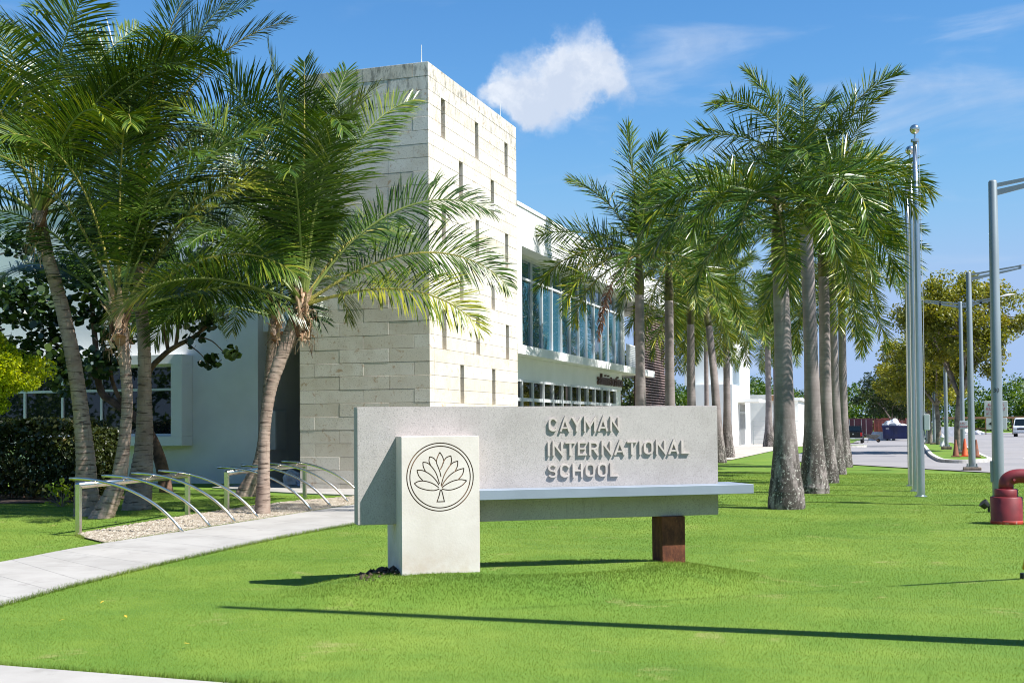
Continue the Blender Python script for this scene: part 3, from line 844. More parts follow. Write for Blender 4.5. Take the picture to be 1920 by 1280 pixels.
ped.modifiers.clear(); ped.data = newm
bpy.data.objects.remove(co)
# ledge, support post
box('ledge', (1.160, 4.10, -.29, -.002, .868, .965), MT['ledge'], sign, .004)
box('ledge_return', (3.836, 4.10, .0, .30, .869, .964), MT['ledge'], sign, .004)
box('support_post', (3.17, 3.43, -.04, .24, .08, .634), MT['rust'], sign, .004)
# soil heap at the pedestal foot
hp = Mesh()
sx, sy = SO+SD*.25+SN*(.05)
stones = []
vv = []; ff = []
for i in range(90):
    a = random.uniform(0, 6.28); rr = abs(random.gauss(0, .13)); px, py = sx+rr*math.cos(a)*1.3, sy+rr*math.sin(a)
    s_ = random.uniform(.015, .04); z_ = float(hgt(px, py))+random.uniform(0, .05)*max(0, 1-rr/.25)
    q = [(s_, 0, 0), (-s_, 0, 0), (0, s_, 0), (0, -s_, 0), (0, 0, s_*.8), (0, 0, -s_*.8)]
    b = len(vv); vv += [(px+c[0]*random.uniform(.6, 1.3), py+c[1]*random.uniform(.6, 1.3), z_+c[2]) for c in q]
    ff += [tuple(b+j for j in t) for t in ((0, 2, 4), (2, 1, 4), (1, 3, 4), (3, 0, 4), (2, 0, 5), (1, 2, 5), (3, 1, 5), (0, 3, 5))]
stuff(mk('soil_clods', vv, ff, MT['soil'])); tag(bpy.data.objects['soil_clods'], 'dark clods of bare soil heaped at the pedestal foot', 'soil')

# ------------------------------------------------------------------ palms
def frond_data(L, el0, bend, nleaf, ll, seed, pet=.16, grav=.35, plum=0., vee=25., power=1.5, w=.04, side=0., nseg=4, tint0=.3, tintr=.35, rr=.022, mess=.06, blunt=False, twist=0.):
    g = np.random.default_rng(seed)
    N = 22; t = np.linspace(0, 1, N)
    el = R(el0)-R(bend)*t**power; az = R(side)*t**1.5
    d = np.stack([np.cos(el)*np.cos(az), np.cos(el)*np.sin(az), np.sin(el)], 1)
    P = np.vstack([[0, 0, 0], np.cumsum((d[1:]+d[:-1])/2*L/(N-1), 0)])
    rad = rr*(1-t)**.8+.003; rad[0] *= 1.8; rad[1] *= 1.3
    v, f = tube(P, rad, 5, False); v = [tuple(q) for q in v]; f = list(f); mi = [1]*len(f); ti = [.5]*len(v)
    Sv = np.stack([-np.sin(az), np.cos(az), np.zeros(N)], 1)
    Uv = np.cross(d, Sv)
    th_ = (R(twist)*np.clip(t*1.6, 0, 1))[:, None]; Sv, Uv = np.cos(th_)*Sv+np.sin(th_)*Uv, -np.sin(th_)*Sv+np.cos(th_)*Uv
    tl_ = pet+(1-pet)*(np.arange(nleaf)+.5)/nleaf
    for sgn in (1, -1):
        for tt in tl_:
            tt2 = min(.999, tt+g.normal(0, .004)); x = tt2*(N-1); i = int(x); fr_ = x-i
            p = P[i]*(1-fr_)+P[i+1]*fr_; T = d[i]; Sx = Sv[i]*sgn; U = Uv[i]
            s_ = (tt-pet)/(1-pet)
            al = R(78-48*s_**1.3+g.normal(0, 5))
            be = R(vee*(1-.5*s_)+g.normal(0, 6)) if not plum else R(g.uniform(-plum*.75, plum))
            D = math.cos(al)*T+math.sin(al)*(math.cos(be)*Sx+math.sin(be)*U)
            ln = ll*(.50+.62*math.sin(math.pi*min(1, .16+.78*s_))**1.0)*(1-.45*s_**5)*g.uniform(.88, 1.1)
            if blunt: ln = ll*(.78+.28*math.sin(math.pi*min(1, .1+.85*s_)))*(1-.35*s_**8)*g.uniform(.9, 1.08)
            if g.random() < .04: ln *= g.uniform(.4, .8)
            W_ = T-(T@D)*D; W_ /= np.linalg.norm(W_)+1e-9
            if plum:
                rot = g.uniform(-1, 1); W_ = W_*math.cos(rot)+np.cross(D, W_)*math.sin(rot)
            gg = grav*g.uniform(.6, 1.4)
            tv = float(np.clip(tint0+g.normal(0, tintr*.5)+.12*s_, 0, 1))
            q = p.copy(); b = len(v); jit = g.normal(0, mess, 3)
            for k in range(nseg):
                u = k/nseg
                wk = w*(.55+.9*u if u < .5 else 1.0-.55*(u-.5))*.5
                v.append(tuple(q-W_*wk)); v.append(tuple(q+W_*wk)); ti += [tv, tv]
                q = q+D*ln/nseg
                D = D+np.array([0, 0, -gg/nseg*(1+1.2*u)*1.6])+jit/nseg; D /= np.linalg.norm(D)
            v.append(tuple(q)); ti.append(min(1, tv+.15))
            for k in range(nseg-1): f.append((b+2*k, b+2*k+1, b+2*k+3, b+2*k+2)); mi.append(0)
            f.append((b+2*nseg-2, b+2*nseg-1, b+2*nseg)); mi.append(0)
    return v, f, mi, ti
def frond_mesh(leaf, rach, **k):
    v, f, mi, ti = frond_data(**k)
    me = bpy.data.meshes.new('frond'); me.from_pydata(v, [], f)
    me.materials.append(leaf); me.materials.append(rach); me.polygons.foreach_set('material_index', mi)
    a = me.attributes.new('tint', 'FLOAT', 'POINT'); a.data.foreach_set('value', np.array(ti, dtype=np.float32)); me.update()
    return me
def add_frond(me, parent, loc, az, scale=1., tilt=0., name='frond'):
    o = bpy.data.objects.new(name, me); link(o, parent); o.location = loc; o.rotation_euler = (tilt, 0, az); o.scale = (scale,)*3
    return o
def sheaths(parent, c, axis_r, n, seed, zr=(-.75, .15)):
    g = np.random.default_rng(seed); v = []; f = []; ti = []
    for i in range(n):
        a = g.uniform(0, 6.28); z = g.uniform(*zr); L_ = g.uniform(.18, .42); w_ = g.uniform(.09, .20); outw = g.uniform(.06, .24); tv = g.random()
        b = len(v); dirn = np.array([math.cos(a), math.sin(a), 0]); tn = np.array([-math.sin(a), math.cos(a), 0])
        curl = g.uniform(-.6, 1.3); tw = g.uniform(-.5, .5)
        for k in range(6):
            u = k/5; p = np.array(c)+dirn*(axis_r*.9+outw*u**1.4)+np.array([0, 0, z+L_*(u-curl*u*u*1.1)])+tn*tw*.1*u
            wk = w_*(1-.75*u)*(1+.25*g.normal())
            bow = dirn*(.03*g.random())
            v += [tuple(p-tn*wk/2-bow), tuple(p+dirn*.012), tuple(p+tn*wk/2-bow)]; ti += [np.clip(tv+g.normal(0, .12), 0, 1)]*3
        for k in range(5):
            q = b+3*k; f += [(q, q+1, q+4, q+3), (q+1, q+2, q+5, q+4)]
    # fibre strands
    for i in range(n*3):
        a = g.uniform(0, 6.28); z = g.uniform(zr[0], .0); b = len(v); dirn = np.array([math.cos(a), math.sin(a), 0]); tn = np.array([-math.sin(a), math.cos(a), 0])
        L_ = g.uniform(.1, .35); p0 = np.array(c)+dirn*axis_r+np.array([0, 0, z]); p1 = p0+dirn*g.uniform(.03, .15)+np.array([0, 0, -L_*.4])+tn*g.normal(0, .06); p2 = p1+np.array([0, 0, -L_*.6])+tn*g.normal(0, .05)
        for p in (p0, p1, p2): v += [tuple(p-tn*.006), tuple(p+tn*.006)]; ti += [g.random()]*2
        f += [(b, b+1, b+3, b+2), (b+2, b+3, b+5, b+4)]
    return mk('dead_sheaths', v, f, MT['sheath'], parent, tint=ti)
def coco_trunk(parent, pts, rads, seed):
    P = spline(pts, 14); n0 = len(P)
    s = np.concatenate([[0], np.cumsum(np.linalg.norm(np.diff(P, axis=0), axis=1))])
    M_ = int(s[-1]/.03); ts = np.linspace(0, s[-1], M_); Q = np.stack([np.interp(ts, s, P[:, i]) for i in range(3)], 1)
    rs = np.interp(ts/s[-1], np.linspace(0, 1, len(rads)), rads)
    g = np.random.default_rng(seed)
    ph = np.cumsum(np.full(M_, .03)/g.uniform(.08, .13, M_)); saw = ph % 1.
    rs = rs*(1+.07*(saw-.5)+g.normal(0, .012, M_))
    v, f = tube(Q, rs, 14)
    return mk('trunk', v, f, MT['coco'], parent, smooth=True)
CAMAZ = 18.54
def coconut(label, base, pts, rads, fronds, seed, nsheath=22, leafs=1.0):
    """fronds: (azimuth from camera-right, start elevation, bend, length, side sweep)"""
    b = np.array([base[0], base[1], 0.]); t = thing('coconut_palm', label, 'palm tree', (base[0], base[1], float(hgt(*base))), 0, 'coconut palms by the bicycle stands')
    loc = [np.array(p)-b for p in pts]; loc[0] = loc[0]-np.array([0, 0, .1])
    coco_trunk(t, loc, rads, seed); top = loc[-1]
    sheaths(t, top-np.array([0, 0, .05]), rads[-1]*1.05, nsheath, seed)
    g = np.random.default_rng(seed+5)
    for i, fr_ in enumerate(fronds):
        az, el, bend, L_, side = fr_[:5]; op = fr_[5] if len(fr_) > 5 else {}; op = op if isinstance(op, dict) else {'old': 1}
        old = op.get('old', 0)
        me = frond_mesh(MT['cocoleaf'], MT['rachis_y'] if (i % 4 == 0 or old) else MT['rachis'], L=L_, el0=el, bend=bend, nleaf=int(L_*27), ll=.88*leafs*min(1, L_/4.2)**.5, seed=seed*100+i,
                        pet=.2, grav=.07+.26*max(0, math.cos(R(el-bend*.5)))**2, vee=14, power=op.get('pw', 1.8), w=.025, side=side, tint0=(.72 if old else g.uniform(.15, .45)), tintr=.34, rr=.030, mess=.035, twist=op.get('tw', g.uniform(-55, 55)))
        a = R(az+CAMAZ); e = R(min(el, 80))
        off = top+np.array([math.cos(a), math.sin(a), 0])*rads[-1]*.6*math.cos(e)+np.array([0, 0, -.12+.1*math.sin(e)])
        add_frond(me, t, off, a)
    return t
# the big palm leaning right beside the path
coconut('slender coconut palm leaning right in the gravel bed nearest the sign', (-11.15, 18.87), [(-11.15, 18.87, 0), (-11.12, 18.88, .8), (-11.10, 18.90, 1.6), (-10.99, 18.96, 2.38), (-10.72, 19.13, 3.27), (-10.5, 19.24, 3.96)], [.155, .112, .100, .110, .130, .125],
        [(2, 34, 84, 4.1, 0, {'tw': 62}), (10, 56, 84, 4.3, 0, {'tw': 50}), (35, 76, 55, 4.9, 0, {'tw': 50, 'pw': 2.4}), (150, 84, 10, 4.9, 0, {'tw': 40}), (95, 83, 16, 4.9, 6), (300, 83, 150, 4.3, 0, {'pw': 3.4, 'tw': 0}), (172, 74, 50, 4.7, 0, {'tw': -50}),
         (190, 50, 80, 4.2, 0), (60, 50, 85, 4.4, 0), (130, 45, 90, 4.4, 0), (350, 14, 66, 3.5, 0, {'old': 1, 'tw': 55}), (205, 20, 75, 3.6, 0), (85, 30, 85, 4.0, 0), (155, 20, 85, 3.9, 0), (275, 66, 110, 3.6, 0, {'pw': 2.5}), (245, 40, 80, 3.4, 0), (120, 74, 50, 4.6, 0), (60, 82, 22, 4.8, 0), (330, 82, 60, 4.3, 0, {'pw': 2.5}), (205, 80, 30, 4.8, 0)], 21, 34)
coconut('thinner coconut palm rising behind the right-leaning one, bent base on the grass', (-14.5, 23.85), [(-14.57, 23.8, 0), (-14.25, 24.0, .8), (-14.14, 24.06, 1.8), (-14.05, 24.11, 2.85), (-13.96, 24.16, 3.84), (-13.9, 24.2, 4.25)], [.25, .14, .112, .108, .112, .115],
        [(170, 66, 60, 4.5, 0, {'tw': -50}), (182, 40, 78, 4.3, 0, {'tw': -55}), (195, 16, 66, 3.6, 0, {'tw': -50}), (150, 80, 30, 4.6, 0), (100, 60, 60, 4.5, 0), (60, 74, 50, 4.5, 0), (15, 60, 80, 4.1, 0), (230, 74, 90, 4.0, 0, {'pw': 2.6}), (300, 64, 100, 3.6, 0), (120, 30, 90, 3.9, 0), (250, 34, 78, 3.4, 0), (165, 28, 78, 4.2, 0), (330, 35, 80, 3.6, 0)], 22, 20)
coconut('short coconut palm with curved ringed trunk at the left bicycle stand', (-13.66, 17.62), [(-13.72, 17.58, 0), (-13.55, 17.72, .35), (-13.43, 17.81, .8), (-13.33, 17.88, 2.0), (-13.38, 17.85, 2.97), (-13.45, 17.79, 3.75)], [.21, .145, .108, .098, .105, .12],
        [(295, 87, 150, 4.4, 0, {'pw': 3.6, 'tw': 0}), (3, 57, 125, 4.1, 0, {'old': 1, 'pw': 4, 'tw': 35}), (18, 58, 66, 4.7, 0, {'tw': 45}), (176, 58, 80, 3.9, 0, {'tw': -50}), (345, 36, 78, 3.8, 0, {'tw': 50}), (90, 86, 20, 4.8, 0), (120, 72, 55, 4.5, 0), (55, 72, 48, 4.6, 0, {'tw': 40}), (200, 72, 70, 4.1, 0), (320, 70, 100, 4.0, 0, {'pw': 2.6}), (8, 22, 68, 3.8, 0, {'tw': 55}), (150, 38, 82, 4.0, 0), (235, 76, 100, 4.0, 0, {'pw': 2.8}), (352, 70, 60, 4.5, 0, {'tw': 45}), (75, 30, 85, 4.0, 0)], 23, 32)
coconut('coconut palm with straight grey trunk between the two curved trunks on the left', (-14.36, 19.53), [(-14.36, 19.53, 0), (-14.28, 19.58, .6), (-14.23, 19.62, 1.4), (-14.23, 19.62, 3.2), (-14.3, 19.57, 4.36), (-14.35, 19.55, 6.3)], [.29, .18, .128, .122, .112, .105],
        [(10, 70, 55, 4.8, 0), (40, 52, 72, 4.8, 0), (350, 48, 82, 4.6, 0), (80, 75, 45, 4.8, 0), (130, 65, 60, 4.7, 0), (175, 58, 70, 4.6, 0), (210, 42, 82, 4.3, 0), (250, 68, 90, 4.3, 0, {'pw': 2.6}), (300, 60, 95, 4.3, 0, {'pw': 2.5}), (330, 72, 70, 4.6, 0), (20, 22, 80, 4.3, 0), (200, 80, 45, 4.6, 0), (0, 84, 30, 4.8, 0), (110, 25, 80, 4.0, 0), (30, 78, 38, 4.9, 0), (190, 68, 55, 4.7, 0)], 24, 16)
coconut('tall coconut palm leaning left, leftmost of the palms', (-14.28, 18.01), [(-14.28, 18.01, 0), (-14.30, 17.99, .5), (-14.32, 17.98, 1.14), (-14.43, 17.9, 2.41), (-14.61, 17.75, 3.69), (-14.82, 17.57, 4.75), (-14.95, 17.46, 5.6)], [.26, .18, .140, .135, .125, .115, .11],
        [(150, 78, 32, 4.6, 0), (100, 70, 45, 4.7, 0), (60, 74, 40, 4.8, 0), (30, 68, 55, 4.6, 0), (10, 48, 82, 4.3, 0), (345, 64, 90, 4.2, 0, {'pw': 2.4}), (180, 62, 72, 4.1, 0), (200, 38, 82, 3.7, 0), (230, 72, 105, 4.0, 0, {'old': 1, 'pw': 2.5}), (270, 76, 120, 4.0, 0, {'pw': 3}), (310, 48, 88, 3.8, 0), (140, 25, 85, 4.0, 0), (90, 30, 85, 4.0, 0), (50, 22, 80, 4.1, 0), (320, 82, 55, 4.6, 0), (0, 64, 68, 4.6, 0), (75, 50, 80, 4.3, 0)], 25, 18)
# royal palms: one family of fronds, shared
RF = []
for k, (el, bend) in enumerate([(86, 10), (74, 40), (62, 62), (48, 78), (34, 86), (18, 84), (2, 74), (-16, 62), (-36, 46), (-54, 32)]):
    row = []
    for s_ in range(2):
        old = k >= 7
        row.append(frond_mesh(MT['royalleaf'], MT['rachis_y'] if k > 5 else MT['rachis'], L=3.15-(.35 if k == 0 else 0), el0=el, bend=bend+8*s_, nleaf=135, ll=.66, seed=900+k*7+s_, pet=.13, grav=.13, plum=52, mess=.03, blunt=True, power=1.3, w=.028, side=(-10, 12)[s_], nseg=3, tint0=.26+.03*k, tintr=.5, rr=.026))
    RF.append(row)
RFold = frond_mesh(MT['oldleaf'], MT['timber'], L=3.5, el0=0, bend=84, nleaf=120, ll=.34, seed=991, pet=.12, grav=1.6, plum=60, power=.45, w=.034, nseg=3, tint0=.3, tintr=.6, rr=.03)
royal_cache = {}
def royal(label, x, y, zc, seed, lean=(0, 0), scale=1., nf=15, thick=1., custom=None, dead=False):
    g = np.random.default_rng(seed)
    t = thing('royal_palm', label, 'palm tree', (x, y, float(hgt(x, y))), 0, 'royal palms in two rows along the building')
    prof = [(.34, -.1), (.345, .08), (.325, .3), (.285, .6), (.235, 1.05), (.195, 1.6), (.175, 2.2), (.160, 3.0), (.152, 3.8), (.145, zc-1.75)]
    hcs = zc-1.6
    pts = []; rad = []
    for r_, z in prof:
        if z > hcs: continue
        u = max(0, z)/zc; pts.append((lean[0]*u*u, lean[1]*u*u, z)); rad.append(r_*thick)
    pts.append((lean[0]*(hcs/zc)**2, lean[1]*(hcs/zc)**2, hcs)); rad.append(.14*thick)
    P = spline(pts, 5); Rr = np.interp(P[:, 2], [p[2] for p in pts], rad); Rr = Rr*(1+g.normal(0, .012, len(Rr)))
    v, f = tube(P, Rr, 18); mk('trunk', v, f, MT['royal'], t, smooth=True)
    top = np.array([lean[0], lean[1], zc])
    cs = [np.array(pts[-1])+(top-np.array(pts[-1]))*u for u in (-.01, .12, .35, .65, 1.0)]
    v, f = tube(cs, np.array([.145, .165, .150, .115, .07])*thick, 14); mk('crownshaft', v, f, MT['shaft'], t, smooth=True)
    spear = Mesh(); spear.tube([top-np.array([0, 0, .2]), top+np.array([.02, .02, .8]), top+np.array([.05, .03, 1.9])], [.035, .022, .004], 6).obj('spear_leaf', MT['rachis'], t, True)
    a0 = g.uniform(0, 6.28); lst = []
    for i in range(nf):
        k = min(9, int(10*(i+.3)/nf + g.uniform(-.3, .3))); lst.append((max(0, k), a0+i*2.39996+g.uniform(-.2, .2)))
    for el_, bd_, az_, sc_ in (custom or []):
        me = frond_mesh(MT['royalleaf'], MT['rachis_y'] if el_ < 15 else MT['rachis'], L=3.15, el0=el_, bend=bd_, nleaf=135, ll=.68, seed=int(seed*1000+el_*7+az_), pet=.12, grav=.12, plum=50, power=1.4, w=.028, side=g.uniform(-14, 14), nseg=3, tint0=g.uniform(.24, .40)+(.14 if el_ < 0 else 0), tintr=.5, rr=.028, mess=.03, blunt=True, twist=g.uniform(-40, 40))
        a_ = R(az_+CAMAZ); add_frond(me, t, tuple(top+np.array([math.cos(a_), math.sin(a_), 0])*.03+np.array([0, 0, -.1-.002*(90-el_)])), a_, sc_)
    if custom: lst = []
    for k, a in lst:
        add_frond(RF[k][int(g.integers(2))], t, tuple(top+np.array([math.cos(a), math.sin(a), 0])*.03+np.array([0, 0, -.10-.02*k])), a, scale*g.uniform(.92, 1.08), g.uniform(-.12, .12))
    if dead: add_frond(RFold, t, tuple(top+np.array([0, 0, -.35])), R(218+CAMAZ), 1.0, name='dead_frond')
    return t
royal('nearest royal palm right of the sign, stout swollen grey trunk spotted with lichen', -2.14, 22.47, 6.0, 31, (-.10, 0), 1.0, 12,
      custom=[(36, 92, 3, 0.95), (46, 78, 22, 0.95), (20, 84, 10, 0.88), (24, 88, 186, 0.92), (12, 80, 165, 0.88), (28, 118, 305, 0.88), (12, 96, 238, 0.86), (30, 90, 60, 0.88), (34, 88, 120, 0.88), (-18, 58, 25, 0.79), (-20, 58, 200, 0.79), (-14, 62, 330, 0.75), (44, 92, 270, 0.79), (40, 85, 150, 0.88), (0, 80, 350, 0.88), (6, 88, 288, 0.84), (-24, 60, 262, 0.75), (16, 86, 222, 0.88)])
royal('second royal palm from the front in the right row, its crown standing above the first', -2.0, 27.5, 7.5, 32, (-.15, 0), .98, 12,
      custom=[(62, 38, 2, 0.99), (56, 34, 345, 0.79), (76, 30, 155, 0.88), (84, 12, 80, 0.70), (64, 92, 205, 0.99), (46, 84, 178, 1.01), (30, 84, 12, 1.01), (20, 80, 340, 0.97), (26, 84, 168, 0.97), (8, 76, 25, 0.97), (0, 72, 200, 0.97), (40, 80, 60, 0.97), (36, 84, 120, 0.97), (-12, 60, 0, 0.88), (56, 84, 275, 0.88), (-16, 60, 150, 0.88), (10, 80, 305, 0.88)])
royal('third royal palm of the right row, dark scar down its trunk', -2.02, 32.3, 7.1, 33, (0, 0), .95, 16, thick=.95)
royal('fourth royal palm of the right row, pale lichened foot', -2.06, 37.6, 7.0, 34, (-.1, 0), .98, 15, thick=.9)
royal('last royal palm at the road end of the right row', -2.12, 43.6, 7.2, 35, (0, 0), 1.05, 15, thick=.9)
royal('royal palm nearest the glazed wing with an upright young frond and dead brown frond', -7.95, 36.5, 7.3, 41, (0, 0), 1.12, 15, thick=.98, dead=True,
      custom=[(86, 8, 120, 1.25), (80, 16, 300, 1.1), (74, 28, 30, 1.1), (64, 42, 150, 1.1), (28, 46, 178, 1.1), (12, 76, 187, 1.15), (-6, 72, 202, 1.1), (-22, 58, 190, 1.0), (4, 84, 350, 1.0), (70, 26, 60, 1.05), (40, 60, 20, 1.1), (30, 80, 330, 1.0), (20, 80, 140, 1.05), (0, 80, 250, 1.0), (-15, 60, 320, .95)])
royal('second royal palm of the row by the building, in front of the louvre screen', -7.95, 41.4, 7.6, 42, (0, 0), .95, 14, thick=1.05)
royal('third royal palm of the row by the building', -7.95, 45.8, 7.1, 43, (0, 0), .95, 14)
royal('royal palm of the row by the building whose flared foot shows at the sign end', -7.25, 47.9, 7.2, 44, (-.75, 1.5), 1.0, 16)
royal('royal palm standing free on the lawn edge just right of the sign end', -7.87, 54.9, 7.4, 45, (0, 0), 1.0, 16)
royal('slim far royal palm behind the louvre screen', -10.5, 60.0, 7.6, 46, (0, 0), 1.05, 14, thick=.85)
royal('far royal palm in front of the white entrance block', -10.6, 66.0, 7.8, 47, (0, 0), 1.05, 14, thick=.8)
royal('distant royal palm with bulging foot on the sandy paving by the store wall', -9.05, 83.2, 9.0, 48, (0, 0), 1.15, 15, thick=1.3)
royal('distant royal palm close behind the bulging-footed one', -9.2, 89.5, 9.4, 49, (0, 0), 1.15, 14, thick=1.1)

# ------------------------------------------------------------------ broadleaf foliage
def leaves(C, sizes, seed, shape='diamond', up=.5, tint=None, asp=.55):
    g = np.random.default_rng(seed); n = len(C)
    nrm = g.normal(size=(n, 3)); nrm[:, 2] = np.abs(nrm[:, 2])*(1+up); nrm /= np.linalg.norm(nrm, axis=1)[:, None]
    a = g.normal(size=(n, 3)); a -= nrm*(a*nrm).sum(1)[:, None]; a /= np.linalg.norm(a, axis=1)[:, None]; b = np.cross(nrm, a)
    s = sizes[:, None]
    if shape == 'round': ang = [(math.cos(t), math.sin(t)) for t in np.arange(7)*2*math.pi/7]; pts = [C+a*s*.5*p+b*s*.5*q for p, q in ang]
    else: pts = [C-a*s*.5, C-b*s*asp*.5+nrm*s*.10, C+a*s*.5-nrm*s*.08, C+b*s*asp*.5+nrm*s*.10]
    k = len(pts); v = np.stack(pts, 1).reshape(-1, 3); ti = np.repeat(g.random(n) if tint is None else tint, k)
    return v, k, ti
def leaf_object(name, C, sizes, seed, mat, parent=None, shape='diamond', tint=None, up=.5, asp=.55):
    v, k, ti = leaves(C, sizes, seed, shape, up, tint, asp); n = len(C)
    me = bpy.data.meshes.new(name); me.vertices.add(n*k); me.vertices.foreach_set('co', v.astype(np.float32).ravel())
    me.loops.add(n*k); me.loops.foreach_set('vertex_index', np.arange(n*k, dtype=np.int32))
    me.polygons.add(n); me.polygons.foreach_set('loop_start', np.arange(0, n*k, k, dtype=np.int32)); me.polygons.foreach_set('loop_total', np.full(n, k, dtype=np.int32))
    me.materials.append(mat); at = me.attributes.new('tint', 'FLOAT', 'POINT'); at.data.foreach_set('value', ti.astype(np.float32)); me.update(calc_edges=True)
    return link(bpy.data.objects.new(name, me), parent)
def clumps(centres, radii, per, g, flat=.75):
    C = []; T = []
    for c, r_ in zip(centres, radii):
        p = g.normal(size=(per, 3)); p /= np.linalg.norm(p, axis=1)[:, None]; p *= (g.random(per)**.45)[:, None]*r_; p[:, 2] *= flat
        C.append(np.array(c)+p); T.append(np.clip(g.normal(g.uniform(.25, .75), .18, per), 0, 1))
    return np.concatenate(C), np.concatenate(T)
def tree(name, label, base, trunk_h, crown_c, crown_r, ncl, per, lsize, mat, seed, bark='bark', tr=.16, clr=.85, group=None, cat='tree', limbs=6, shape='diamond', shell=.45):
    g = np.random.default_rng(seed); z0 = float(hgt(*base))
    t = thing(name, label, cat, (base[0], base[1], z0), 0, group)
    cc = np.array(crown_c); rr = np.array(crown_r)
    p = g.normal(size=(ncl, 3)); p /= np.linalg.norm(p, axis=1)[:, None]; p *= (shell+(1-shell)*g.random(ncl))[:, None]
    centres = cc+p*rr
    tm = Mesh(); fork = np.array([g.normal(0, .08), g.normal(0, .08), trunk_h])
    tm.tube(spline([(0, 0, -.1), (g.normal(0, .04), g.normal(0, .04), trunk_h*.5), fork], 6), np.linspace(tr*1.25, tr*.85, 13), 9)
    tm.obj('trunk', MT[bark], t, True)
    hubs = []
    for i in range(limbs):
        a = i*2.4+g.uniform(-.3, .3); e = cc+np.array([math.cos(a)*rr[0]*.5, math.sin(a)*rr[1]*.5, rr[2]*g.uniform(-.35, .45)])
        mid = fork*.45+e*.55+np.array([0, 0, .15])+g.normal(0, .1, 3)
        Mesh().tube(spline([fork-np.array([0, 0, .1]), mid, e], 5), np.linspace(tr*.6, tr*.22, 11), 7).obj('limb', MT[bark], t, True); hubs.append(e)
    tw = Mesh(); hubs = np.array(hubs)
    for c in centres:
        h = hubs[np.argmin(((hubs-c)**2).sum(1))]; tw.tube([h, (h+c)/2+g.normal(0, .08, 3), c], [tr*.2, tr*.13, tr*.05], 5, False)
    tw.obj('branches', MT[bark], t, True)
    C, T = clumps(centres, g.uniform(.55, 1.15, ncl)*clr, per, g)
    leaf_object('crown', C, g.uniform(.7, 1.25, len(C))*lsize, seed+1, mat, t, shape, T)
    return t
# sea grape with crooked branches behind the coconut palms
sg = thing('sea_grape_tree', 'dark sea grape tree with crooked brown branches and round leaves against the white wall', 'tree', (-17.6, 25.0, 0))
b0 = np.array([-17.6, 25.0, 0])
br = [([(-17.45, 25, -.1), (-17.7, 25, .9), (-18.1, 24.9, 1.7), (-18.8, 24.8, 2.2), (-19.3, 24.8, 2.6), (-19.45, 24.8, 3.8), (-19.5, 24.7, 5.0)], .17, .05),
      ([(-17.9, 24.95, 1.3), (-18.1, 25.1, 2.2), (-18.0, 25, 2.97), (-17.5, 24.9, 3.4), (-17.04, 24.8, 3.62), (-16.5, 24.8, 3.85), (-16.0, 24.7, 4.2)], .10, .04),
      ([(-17.1, 24.85, 3.6), (-17.0, 24.8, 4.2), (-17.1, 24.8, 5.0)], .05, .03), ([(-17.35, 24.9, 3.5), (-17.45, 24.8, 4.3), (-17.5, 24.8, 5.2)], .05, .03),
      ([(-19.35, 24.8, 2.8), (-20.0, 24.6, 3.5), (-20.8, 24.5, 3.9)], .06, .03), ([(-18.6, 24.8, 2.1), (-18.9, 24.7, 3.0), (-18.7, 24.6, 4.4)], .06, .03),
      ([(-16.5, 24.8, 3.85), (-16.0, 24.75, 3.7), (-15.55, 24.7, 3.35), (-15.3, 24.7, 3.3)], .02, .008), ([(-16.8, 24.8, 3.7), (-16.3, 24.7, 3.4), (-16.0, 24.7, 3.05)], .02, .008)]
for i, (pts, ra, rb_) in enumerate(br):
    P = spline(np.array(pts)-b0, 6); Mesh().tube(P, np.linspace(ra, rb_, len(P)), 8).obj('trunk' if i == 0 else 'limb', MT['barkd'], sg, True)
g = np.random.default_rng(5)
cl = [(-19.6, 24.7, 4.6), (-20.6, 24.5, 4.1), (-21.3, 24.5, 3.5), (-21.6, 24.6, 4.6), (-20.2, 24.4, 3.4), (-19.0, 24.6, 4.9), (-18.3, 24.6, 5.2), (-17.4, 24.7, 5.3), (-16.6, 24.7, 4.9), (-16.2, 24.7, 4.35), (-17.0, 24.7, 4.5),
      (-15.4, 24.7, 3.4), (-16.0, 24.7, 3.2), (-16.5, 24.7, 3.75), (-17.8, 24.6, 4.4), (-18.6, 24.5, 4.0), (-22.3, 24.6, 5.2), (-22.6, 24.6, 3.9), (-20.0, 24.8, 5.6), (-21.0, 24.8, 5.7), (-18.9, 24.4, 3.3), (-23.4, 24.8, 4.5), (-19.9, 24.3, 2.9), (-18.4, 25.0, 6.0), (-20.0, 25, 6.6), (-22, 25, 6.5), (-22.6, 24.5, 4.6), (-23.6, 24.6, 5.4), (-24, 24.8, 3.6), (-21.2, 24.2, 5.0), (-19.4, 24.4, 5.4), (-17.6, 24.8, 5.9), (-16.4, 24.9, 5.6), (-20.4, 24.3, 4.7), (-22.0, 24.4, 3.2)]
rad = [.6]*len(cl); rad[11] = .22; rad[12] = .3; rad[13] = .3
C, T = clumps([np.array(c)-b0 for c in cl], rad, 150, g, .8)
keep = g.random(len(C)) < np.repeat([1 if r_ > .4 else .18 for r_ in rad], 150)
leaf_object('crown', C[keep], g.uniform(.12, .22, keep.sum()), 6, MT['grape'], sg, 'round', T[keep]*.8)
# lime-green feathery shrub tree at the left edge
lt = tree('feathery_tree', 'bright lime-green feathery tree at the left edge of the picture', (-16.55, 17.1), 1.7, (.62, .05, 2.65), (1.15, 1.0, .75), 70, 640, .062, MT['lime'], 61, clr=.34, tr=.06)
